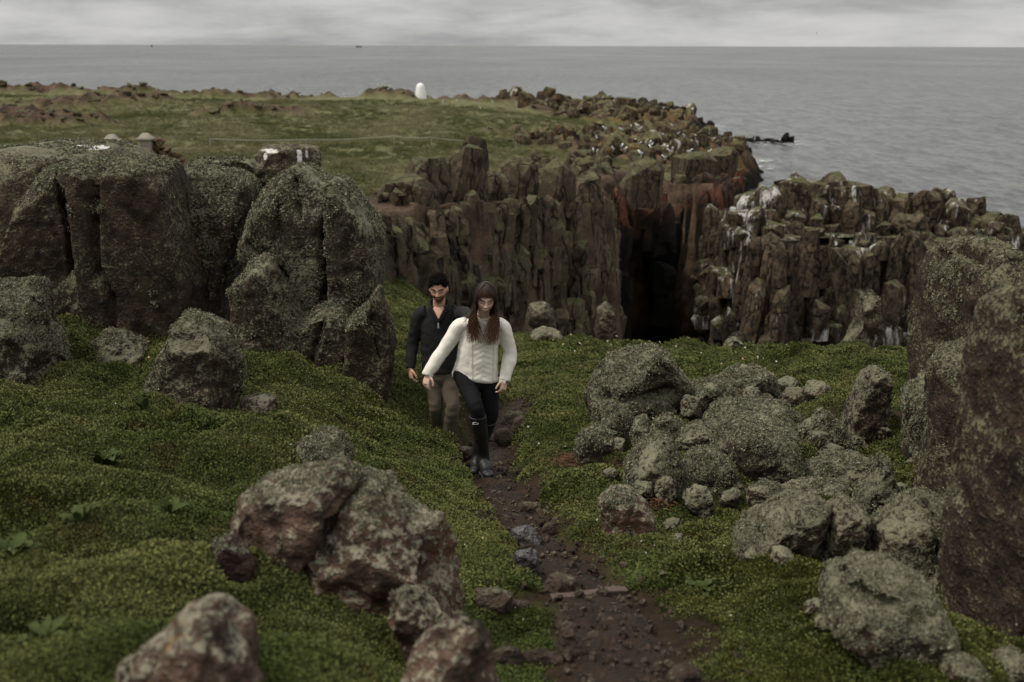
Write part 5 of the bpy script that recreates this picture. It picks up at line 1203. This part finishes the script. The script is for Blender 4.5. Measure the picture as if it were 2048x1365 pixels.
def head_shell(c, R, s=1.0, fem=False):
    """Skull, jaw, nose, lips, ears in head axes: x to the person's left, y out of the face, z up."""
    c = np.array(c, float); R = np.array(R); sh = []; n, m = 40, 32; V, F = [], []
    for i in range(m + 1):
        th = math.pi * i / m
        for k in range(n):
            a = k * 2 * math.pi / n; x, y, z = math.sin(th)*math.cos(a), math.sin(th)*math.sin(a), math.cos(th)
            lo = max(0, -z); fx = .076 * (1 - (.34 if fem else .26) * lo**1.6); fy = .096; fz_ = .118
            X, Yy, Z = x*fx, y*fy, z*fz_
            if y > 0: Yy = Yy * (1 - .08*abs(x)) - .006*max(0, z) ; Z -= .004
            if y < 0: Z += .018*lo; Yy *= (1 - .30*lo)
            if y > .3:
                for ex in (-.031, .031): Yy -= .013 * math.exp(-((X-ex)/.017)**2 - ((Z-.006)/.013)**2)
                Yy += .005 * math.exp(-((Z-.026)/.010)**2) * (1 - (abs(X)/.06)**2 if abs(X) < .06 else 0)
                Yy += .007 * math.exp(-(X/.020)**2 - ((Z+.098)/.016)**2)
                for ex in (-.040, .040): Yy += .004 * math.exp(-((X-ex)/.018)**2 - ((Z+.024)/.02)**2)
            V.append(np.array((X, Yy, Z)))
    for i in range(m):
        for k in range(n): F.append((i*n + k, (i+1)*n + k, (i+1)*n + (k+1) % n, i*n + (k+1) % n))
    sh.append((V, F))
    nz = .92 if fem else 1.05
    sh.append(tube([((0, .078, .022), .006, .006), ((0, .094, .000), .0075, .008), ((0, .104*1.0, -.026), .011*nz, .010*nz), ((0, .094, -.036), .013*nz, .008)], fwd=(0, 1, 0), n=10))
    for q in (-.011, .011): sh.append(ellipsoid((q, .092, -.031), .0075, .008, .0065))
    sh.append(tube([((-.023, .080, -.060), .003), ((-.010, .090, -.0555), .0050), ((0, .0915, -.057), .0046), ((.010, .090, -.0555), .0050), ((.023, .080, -.060), .003)], fwd=(0, 1, 0), n=8))
    sh.append(tube([((-.021, .080, -.063), .003), ((0, .0905, -.0675), .0062), ((.021, .080, -.063), .003)], fwd=(0, 1, 0), n=8))
    for q in (-1, 1): sh.append(ellipsoid((q*.077, -.006, -.008), .008, .018, .031))
    return [([tuple(c + R @ (np.array(v) * s)) for v in vv], ff) for vv, ff in sh]
def head_axes(yaw, pitch, roll=0.0):
    """Face turned to the camera side (-y world) by default; pitch > 0 looks down."""
    B = np.array([(1, 0, 0), (0, -1, 0), (0, 0, 1)]).T.astype(float); B[:, 0] = (1, 0, 0)
    B = np.array(Matrix.Rotation(math.pi, 3, 'Z'))
    M = Matrix.Rotation(yaw, 3, 'Z') @ Matrix.Rotation(roll, 3, 'Y') @ Matrix.Rotation(pitch, 3, 'X')
    return np.array(M) @ B
def finish(name, shells, vs, mat, origin, parent, smooth=3, disp=0.0, freq=12.0, extra=None):
    V, F = merge(shells); me = voxel(V, F, vs, smooth, .5); v = verts_of(me)
    if disp:
        n = normals_of(me); v = v + n * (disp * fbm(v * freq, 3))[:, None]
    if extra is not None: v = extra(v, normals_of(me))
    set_verts(me, v - origin); me.materials.clear(); me.materials.append(MATS[mat]); me.name = name
    o = link(name, me, parent); return o, v
def paint_head(v, c, R, base, lip, beard=None, fem=False):
    q = (v - np.array(c)) @ np.array(R); x, y, z = q[:, 0], q[:, 1], q[:, 2]; col = np.tile(np.array(base), (len(v), 1)); inh = (np.abs(x) < .09) & (np.abs(y) < .125) & (np.abs(z) < .14)
    def blend(m, cc): col[:] = col * (1 - m[:, None]) + np.array(cc)[None] * m[:, None]
    fr = sm(y, .02, .055) * inh
    if beard:
        jaw = sm(-z, .028, .050) * fr * (1 - .75*np.exp(-(x/.022)**2 - ((z+.060)/.010)**2)); blend(np.clip(jaw, 0, 1) * .88, beard)
        blend(np.exp(-(x/.030)**2 - ((z+.046)/.0075)**2) * fr * .95, beard)
        blend(sm(np.abs(x), .055, .068) * sm(-z, .0, .03) * sm(y, -.01, .02) * inh * (1 - sm(y, .05, .07)) * .7, beard)
    blend(np.exp(-(x/.021)**4 - ((z+.0615)/.0080)**4) * sm(y, .07, .085) * inh * .85, lip)
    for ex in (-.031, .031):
        blend(np.exp(-((x-ex)/.022)**2 - ((z-.010)/.014)**2) * fr * .62, tuple(b*.45 for b in base))  # eye sockets and lids: shade painted into the skin colour
        blend(np.exp(-((x-ex*1.2)/.02)**2 - ((z+.028)/.018)**2) * fr * .22, (base[0]*1.05, base[1]*.72, base[2]*.62))
    blend(np.exp(-(x/.014)**2 - ((z+.028)/.012)**2) * sm(y, .085, .10) * inh * .2, (base[0]*1.05, base[1]*.78, base[2]*.68))
    return col
def face_lines(v, c, R, s, org, body, brow, lash):
    """Eyebrows and lowered lashes laid on the face."""
    q = (v - np.array(c)) @ np.array(R)
    def surf(x, z):
        m = (np.abs(q[:, 0] - x) < .007) & (np.abs(q[:, 2] - z) < .007) & (q[:, 1] > 0); return q[m, 1].max() if m.any() else .07
    for side in (-1, 1):
        for nm, pts, r in (('eyebrow', [(.013, .023), (.024, .0275), (.036, .0290), (.046, .0265), (.053, .021)], brow), ('eyelashes', [(.015, .0035), (.023, -.0010), (.032, -.0028), (.041, -.0008), (.048, .0040)], lash)):
            ch = []
            for k, (x, z) in enumerate(pts):
                x *= s * side; z *= s; rr = r * (.55 if k in (0, 4) else 1.0); ch.append((np.array(c) + np.array(R) @ np.array((x, surf(x, z) - r * .15, z)), rr, rr))
            V, F = tube(densify(ch, 3), n=6); me = mesh_np(nm, np.array(V) - org, [f if len(f) == 4 else f + (f[2],) for f in F] if False else [tuple(f) + ((f[-1],) if len(f) == 3 else ()) for f in F], 'hair_black') if False else None
            me = bpy.data.meshes.new(nm); me.from_pydata([tuple(np.array(p) - org) for p in V], [], F); me.materials.append(MATS['hair_black']); link(nm, me, body)
def A(px, py, Y): return np.array(P(px, py, Y))

def woman():
    org = A(966, 935, 7.58); org[2] = gz(org[0], org[1])
    root = bpy.data.objects.new('person', None); COL.objects.link(root); root.location = org
    tag(root, 'person in cream cable-knit jumper, black leggings and black wellington boots, stepping down the path', 'person')
    Y0 = 7.62; hc = A(971, 597, 7.52); R = head_axes(.10, .30, .05)
    # joints
    sR, eR, wR = A(917, 655, Y0), A(885, 704, Y0 - .03), A(856, 748, Y0 - .10)
    sL, eL, wL = A(1006, 655, Y0), A(1020, 708, Y0 + .02), A(1010, 759, Y0 - .08)
    hipR, kR, aR, tR = A(926, 752, Y0), A(953, 816, Y0 - .22), A(966, 898, Y0 - .10), A(977, 934, Y0 - .22)
    hipL, kL, aL, tL = A(978, 755, Y0 + .02), A(982, 832, Y0 - .02), A(957, 896, Y0 + .05), A(950, 924, Y0 - .06)
    pel, wai, che, nek = A(953, 748, Y0), A(955, 716, Y0), A(960, 672, Y0), A(965, 640, Y0 - .01)
    body = head_shell(hc, R, .97, True)
    body.append(tube([(nek + (0, 0, -.04), .060, .05), (nek + (0, 0, .02), .047, .047), (hc + R @ np.array((0, -.012, -.07)), .046, .05)], n=14))
    body.append(tube(densify([(nek + (0, 0, -.02), .11, .06), (che, .13, .08), (wai, .115, .078), (pel, .140, .092)])))
    for s_, e_, w_ in ((sR, eR, wR), (sL, eL, wL)): body.append(tube(densify([(s_, .047), (e_, .038), (w_, .025)])))
    for h_, k_, a_ in ((hipR, kR, aR), (hipL, kL, aL)): body.append(tube(densify([(h_, .058), (h_*.5 + k_*.5, .050), (k_, .042), (a_, .026)])))
    body += hand(wR, A(851, 772, Y0 - .13) - wR, (.5, .6, 0), 1, .92, .45); body += hand(wL, A(1006, 784, Y0 - .12) - wL, (-.6, .5, 0), -1, .92, .7)
    bo, v = finish('body', body, .0046, 'skin', org, root, 2)
    color_attr(bo.data, 'col', paint_head(v, hc, R, (.62, .41, .32), (.36, .085, .07), None, True)); face_lines(v, hc, R, .97, org, bo, .0026, .0024)
    # leggings
    lg = [tube(densify([(wai, .13, .095), (pel, .162, .108), (pel + (0, 0, -.06), .155, .10)]))]
    for h_, k_, a_ in ((hipR, kR, aR), (hipL, kL, aL)): lg.append(tube(densify([(h_ + (0, 0, .02), .088, .092), (h_*.5 + k_*.5, .074, .078), (k_, .059), (k_*.45 + a_*.55, .056), (a_, .042)])))
    finish('leggings', lg, .008, 'cloth_black', org, root, 3, .003, 14)
    # wellington boots
    for a_, k_, t_, lab in ((aR, kR, tR, True), (aL, kL, tL, False)):
        top = k_ * .80 + a_ * .20; toe = t_.copy(); heel = a_ + (a_ - t_) * .22; g = gz(toe[0], toe[1]); heel[2] = toe[2] = min(toe[2], g + .05)
        an = a_.copy(); an[2] = toe[2] + .075
        sh = [tube(densify([(top, .068), (k_*.45 + a_*.55, .063), (an + (0, 0, .07), .051), (an, .054), (an + (0, 0, -.05), .052)]), caps=True)]
        fw = unit(toe - heel); zt = np.array((0, 0, 1.0))
        sh.append(tube(densify([(heel + zt*.00, .038, .045), (an * .5 + heel*.5 + zt*.0, .049, .058), (an*.45 + toe*.55 + zt*.0, .049, .052), (toe - fw*.02, .050, .036), (toe + fw*.03, .040, .028)]), fwd=(0, 0, 1)))
        sole = [tube([(heel - zt*.045 - fw*.01, .037, .014), (heel*.5 + toe*.5 - zt*.040, .040, .011), (toe - zt*.036, .048, .012), (toe + fw*.03 - zt*.034, .034, .011)], fwd=(0, 0, 1))]
        b, _ = finish('boot', sh, .006, 'rubber_black', org, root, 3, .0025, 16); s2, _ = finish('sole', sole, .006, 'shoe_dark', org, b, 2)
        rim = tube([(top + (0, 0, .002), .0715), (top + (0, 0, -.012), .0715)], caps=False); finish('boot_rim', [rim], .005, 'rubber_black', org, b, 1)
        if lab:
            lc = A(952, 842, top[1]); ax = unit(a_ - k_); cpt = k_ + ax * np.dot(lc - k_, ax); lc = cpt + np.array((lc[0] - cpt[0], -math.sqrt(max(1e-6, .067**2 - (lc[0] - cpt[0])**2)) - .007, lc[2] - cpt[2]))
            for nm, w2, h2, mt, dy in (('label', .023, .010, 'label_white', 0), ('label_print', .018, .0045, 'label_red' if False else 'cloth_black', -.0012)):
                me = mesh_np(nm, [lc - org + (-w2, dy, -h2 - .002), lc - org + (w2, dy, -h2 + .003), lc - org + (w2, dy + .002, h2 + .003), lc - org + (-w2, dy + .002, h2 - .002)], [(0, 1, 2, 3)], mt); link(nm, me, b)
    # jumper: loose body, wide sleeves, collar
    hemL, hemR = A(903, 744, Y0), A(1000, 760, Y0)
    jm = [tube(densify([(nek + (0, 0, .022), .062, .058), (nek + (0, 0, -.008), .098, .072), (A(962, 656, Y0), .150, .088), (A(958, 690, Y0), .158, .104), (A(954, 722, Y0), .168, .110), (A(952, 748, Y0), .184, .114), (A(952, 757, Y0), .184, .112)]), n=24, caps=False)]
    for s_, e_, w_, bag in ((sR, eR, wR, 1), (sL, eL, wL, 1)):
        jm.append(tube(densify([(s_*.62 + nek*.38 + np.array((0, 0, .012)), .058, .062), (s_, .061, .066), (s_*.5 + e_*.5, .059, .060), (e_, .057, .058), (e_*.4 + w_*.6, .054, .052), (w_ + (0, 0, .012), .046, .041), (w_ + (w_ - e_)*.04, .044, .037)]), caps=False))
    def fold(v, n):
        f = .007 * noise3(v * (8, 8, 8)) + .004 * noise3(v * 20 + 3); hem = np.exp(-((v[:, 2] - A(951, 752, Y0)[2]) / .022)**2) * .006
        v = v + n * (f + hem)[:, None]
        tilt = sm(-(v[:, 2] - A(953, 700, Y0)[2]), 0, .25) * (v[:, 0] - A(951, 750, Y0)[0]) * -.12; core = (np.abs(v[:, 0] - A(951, 750, Y0)[0]) < .24); v[:, 2] += tilt * core
        return v
    jo, _ = finish('jumper', jm, .0065, 'cream_knit', org, root, 4, extra=fold)
    for e_, w_ in ((eR, wR), (eL, wL)):
        ax = unit(w_ - e_); finish('cuff', [tube([(w_ - ax*.012, .048, .041), (w_ + ax*.014, .045, .038)], caps=False)], .005, 'cream_knit', org, jo, 1)
    # hair: fringe and long loose locks over both shoulders
    hr = np.random.default_rng(77); V, F, C = [], [], []
    E = np.array((.083, .104, .122))
    def lock(pts, w0, w1, tone, tip=1.0):
        n = len(pts); k0 = len(V)
        for i, p in enumerate(pts):
            t = i / (n - 1); tg = unit(pts[min(n-1, i+1)] - pts[max(0, i-1)]); out_ = unit(np.array((p[0] - hc[0], p[1] - hc[1] - .02, .15))); sd = unit(np.cross(tg, out_)); ou = np.cross(sd, tg)
            w = (w0 + (w1 - w0) * t) * (1 if t < .75 else 1 - (t - .75) * 3.2)
            for a, b in ((1, 0), (0, .55), (-1, 0), (0, -.55)): V.append(p + sd*w*a + ou*w*b)
            g = tip * np.clip((t - .45) / .55, 0, 1) ** 1.8; cc = np.array((.021, .0115, .0075)) * (1 - g) + np.array((.120, .056, .028)) * g; C.extend([cc * tone] * 4)
        for i in range(n - 1):
            for j in range(4): F.append((k0 + i*4 + j, k0 + i*4 + (j+1) % 4, k0 + (i+1)*4 + (j+1) % 4, k0 + (i+1)*4 + j))
    def on_skull(az, th, k=1.0):
        q = np.array((math.sin(az) * math.sin(th), math.cos(az) * math.sin(th), math.cos(th))) * E * k; return hc + R @ q
    for i in range(1900):
        az = hr.uniform(-math.pi, math.pi); k = hr.uniform(1.0, 1.13); tone = hr.uniform(.6, 1.5)
        if abs(az) < .98:                                   # fringe down to the brows
            pts = [on_skull(az * min(1, .25 + th), th, k) for th in np.linspace(.10, 1.01 + .60 * az * az * az * az + hr.uniform(-.13, .10), 9)]; lock(pts, .0042, .0022, tone, .25); continue
        if abs(az) < 1.0: az = math.copysign(hr.uniform(1.0, 1.5), az)
        side = 1 if az > 0 else -1
        th1 = hr.uniform(1.7, 2.0); pts = [on_skull(az, th, k) for th in np.linspace(.06, th1, 8)]
        p = pts[-1]
        if abs(az) < 2.0:
            # the person's left is +x in the picture
            wside = 1 if (R @ np.array((side, 0, 0)))[0] > 0 else -1
            end = A(hr.normal(946, 9), 688 - 55 * hr.random() ** 1.6, 7.44) if wside < 0 else A(hr.normal(981, 8), 692 - 55 * hr.random() ** 1.6, 7.44)
        else: end = A(972 + side * hr.uniform(0, 22), hr.uniform(660, 690), 7.84)
        m = 11; out = pts
        c1 = p + np.array((0, 0, -.10)) + unit(np.array((p[0] - hc[0], p[1] - hc[1], 0))) * .025
        ph = hr.uniform(0, 6.28); amp = hr.uniform(.006, .020)
        for j in range(1, m + 1):
            t = j / m; q = (1-t)**2 * p + 2*t*(1-t) * c1 + t*t * end
            q = q + np.array((amp * math.sin(7 * t + ph) * t, amp * .6 * math.cos(6 * t + ph) * t, 0)); out.append(q)
        lock(out, .0048, .0030, tone)
    me = mesh_np('hair', np.array(V) - org, F, 'hair_long'); color_attr(me, 'col', np.array(C)); link('hair', me, root)
    cap = ellipsoid(hc + R @ np.array((0, -.032, .016)), .080, .086, .108, R); V2, F2 = cap; me = mesh_np('hair_cap', np.array(V2) - org, F2, 'hair_black'); link('hair_cap', me, root)

def man():
    org = A(888, 892, 8.95); org[2] = gz(org[0], org[1])
    root = bpy.data.objects.new('person', None); COL.objects.link(root); root.location = org
    tag(root, 'person in dark half-zip jumper and khaki trousers following behind, looking down', 'person')
    Y0 = 9.0; hc = A(877, 578, 8.93); R = head_axes(-.06, .22, -.02)
    sR, eR, wR = A(838, 632, Y0), A(825, 690, Y0 + .02), A(821, 737, Y0 - .08)
    sL, eL, wL = A(914, 628, Y0), A(932, 628, Y0 - .34), A(952, 650, Y0 - .78)
    hipR, kR, aR, tR = A(867, 752, Y0), A(872, 816, Y0 - .10), A(876, 876, Y0 + .06), A(873, 893, Y0 - .08)
    hipL, kL, aL, tL = A(897, 752, Y0), A(905, 818, Y0 - .16), A(896, 880, Y0 - .10), A(898, 898, Y0 - .26)
    pel, wai, che, nek = A(882, 748, Y0), A(881, 712, Y0), A(878, 662, Y0), A(878, 617, Y0 - .01)
    body = head_shell(hc, R, 1.05, False)
    body.append(tube([(nek + (0, 0, -.05), .075, .06), (nek + (0, 0, .02), .058, .056), (hc + R @ np.array((0, -.012, -.07)), .056, .06)], n=14))
    body.append(tube(densify([(nek + (0, 0, -.06), .10, .05), (che, .14, .09), (wai, .135, .085), (pel, .145, .095)])))
    for s_, e_, w_ in ((sR, eR, wR), (sL, eL, wL)): body.append(tube(densify([(s_, .056), (e_, .044), (w_, .029)])))
    for h_, k_, a_ in ((hipR, kR, aR), (hipL, kL, aL)): body.append(tube(densify([(h_, .062), (h_*.5 + k_*.5, .054), (k_, .046), (a_, .030)])))
    body += hand(wR, A(824, 772, Y0 - .12) - wR, (.75, .4, 0), 1, 1.05, .6); body += hand(wL, A(968, 662, Y0 - .95) - wL, (.2, -.9, -.3), 1, 1.05, .3)
    body.append(tube(densify([(nek + np.array((0, -.045, .01)), .058, .02), (nek + np.array((0, -.080, -.035)), .050, .018), (nek + np.array((0, -.105, -.080)), .028, .014), (nek + np.array((0, -.114, -.10)), .012, .01)])))
    bo, v = finish('body', body, .0050, 'skin', org, root, 2)
    color_attr(bo.data, 'col', paint_head(v, hc, R, (.50, .29, .205), (.27, .075, .06), (.018, .012, .009))); face_lines(v, hc, R, 1.05, org, bo, .0040, .0024)
    tr = [tube(densify([(wai + (0, 0, -.06), .158, .105), (pel, .172, .118), (pel + (0, 0, -.06), .165, .11)]))]
    for h_, k_, a_ in ((hipR, kR, aR), (hipL, kL, aL)): tr.append(tube(densify([(h_ + (0, 0, .02), .094, .10), (h_*.5 + k_*.5, .078, .082), (k_, .066, .068), (k_*.5 + a_*.5, .063, .063), (a_ + (0, 0, -.005), .057, .060)])))
    def folds(v, n):
        kz = (kR[2] + kL[2]) / 2; az = (aR[2] + aL[2]) / 2
        w = .35 + np.exp(-((v[:, 2] - kz) / .10)**2) + 1.1 * np.exp(-((v[:, 2] - az - .05) / .07)**2) + .6 * np.exp(-((v[:, 2] - pel[2] + .05) / .08)**2)
        return v + n * (.008 * w * noise3(v * (9, 9, 15)))[:, None]
    to, _ = finish('trousers', tr, .007, 'cloth_khaki', org, root, 3, extra=folds)
    for a_, t_ in ((aR, tR), (aL, tL)):
        g = gz(t_[0], t_[1]); t2 = t_.copy(); t2[2] = min(t2[2], g + .045); heel = a_ + (a_ - t2) * .3; heel[2] = t2[2]; fw = unit(t2 - heel); zt = np.array((0, 0, 1.0))
        b, _ = finish('shoe', [tube([(a_ + (0, 0, .03), .05), (a_ - (0, 0, .02), .052)]), tube(densify([(heel, .040, .045), (heel*.4 + t2*.6, .048, .042), (t2 + fw*.03, .038, .028)]), fwd=(0, 0, 1))], .006, 'shoe_dark', org, root, 3)
        finish('sole', [tube([(heel - zt*.04 - fw*.01, .04, .014), (t2 + fw*.035 - zt*.036, .038, .013)], fwd=(0, 0, 1))], .006, 'rubber_black', org, b, 2)
    jm = [tube(densify([(nek + (0, .022, .010), .088, .066), (nek + (0, .014, -.025), .128, .082), (A(878, 638, Y0), .172, .108), (A(879, 668, Y0), .182, .125), (A(880, 705, Y0), .182, .122), (A(881, 735, Y0), .178, .124), (A(881, 742, Y0), .172, .118)]), n=24, caps=False)]
    for s_, e_, w_ in ((sR, eR, wR), (sL, eL, wL)):
        jm.append(tube(densify([(s_*.62 + nek*.38 + np.array((0, 0, .008)), .068, .075), (s_, .066, .072), (s_*.5 + e_*.5, .062, .066), (e_, .058, .060), (e_*.4 + w_*.6, .050, .049), (w_, .041, .038)]), caps=False))
    def fold(v, n): return v + n * (.007 * noise3(v * (6, 6, 14)) + .004 * noise3(v * 20 + 3))[:, None]
    jo, _ = finish('jumper', jm, .0065, 'cloth_navy', org, root, 4, extra=fold)
    # open collar, dark undershirt, zip and its pull
    ctr = A(878, 640, Y0); fy = ctr[1] - .128
    colr = []
    for s in (-1, 1): colr.append(tube(densify([(nek + np.array((s*.020, .085, .055)), .012, .030), (nek + np.array((s*.082, .02, .045)), .012, .032), (nek + np.array((s*.075, -.060, .012)), .012, .030), (nek + np.array((s*.035, -.105, -.055)), .010, .026), (nek + np.array((s*.006, -.122, -.105)), .006, .014)]), fwd=(0, 0, 1)))
    finish('collar', colr, .005, 'cloth_navy', org, jo, 2)
    finish('undershirt', [tube(densify([(nek + np.array((0, -.104, -.072)), .034, .012), (nek + np.array((0, -.116, -.095)), .018, .011), (nek + np.array((0, -.120, -.112)), .008, .009)]))], .005, 'cloth_black', org, jo, 2)
    zp = nek + np.array((.0, -.128, -.112)); finish('zip_pull', [tube([(zp, .006, .004), (zp + (0, -.003, -.045), .0085, .004)])], .003, 'metal_pull', org, jo, 0)
    # curly hair
    hr = np.random.default_rng(5); V, F = [], []
    E = np.array((.082, .100, .118)) * 1.05
    cap = ellipsoid(hc + R @ np.array((0, -.024, .030)), 0.080, .088, .106, R); V += [np.array(p) for p in cap[0]]; F += cap[1]
    for i in range(1500):
        az = hr.uniform(-math.pi, math.pi); front = abs(az) < .95; th = math.acos(hr.uniform(math.cos(.90 if abs(az) < .7 else (1.12 if front else (1.30 if abs(az) < 1.9 else 1.95))), 1.0)); k = hr.uniform(1.0, 1.22 if th < .9 else 1.08)
        q = np.array((math.sin(az)*math.sin(th), math.cos(az)*math.sin(th), math.cos(th))) * E * k + (0, 0, .004); p = hc + R @ q
        a0 = hr.uniform(0, 6.28); r = hr.uniform(.005, .012); u1 = unit(hr.normal(size=3)); u2 = unit(np.cross(u1, hr.normal(size=3))); n = 7; k0 = len(V); w = hr.uniform(.0016, .0034)
        pts = [p + (u1*math.cos(a0 + j*.8) + u2*math.sin(a0 + j*.8)) * r + np.cross(u1, u2) * j * .0015 for j in range(n)]
        for j, c in enumerate(pts):
            tg = unit(pts[min(n-1, j+1)] - pts[max(0, j-1)]); s1 = unit(np.cross(tg, (.3, .2, .9))); s2 = np.cross(s1, tg)
            for a, b in ((1, 0), (0, 1), (-1, 0), (0, -1)): V.append(c + (s1*a + s2*b) * w)
        for j in range(n - 1):
            for m in range(4): F.append((k0 + j*4 + m, k0 + j*4 + (m+1) % 4, k0 + (j+1)*4 + (m+1) % 4, k0 + (j+1)*4 + m))
    link('hair', mesh_np('hair', np.array(V) - org, F, 'hair_black'), root)
woman(); man()
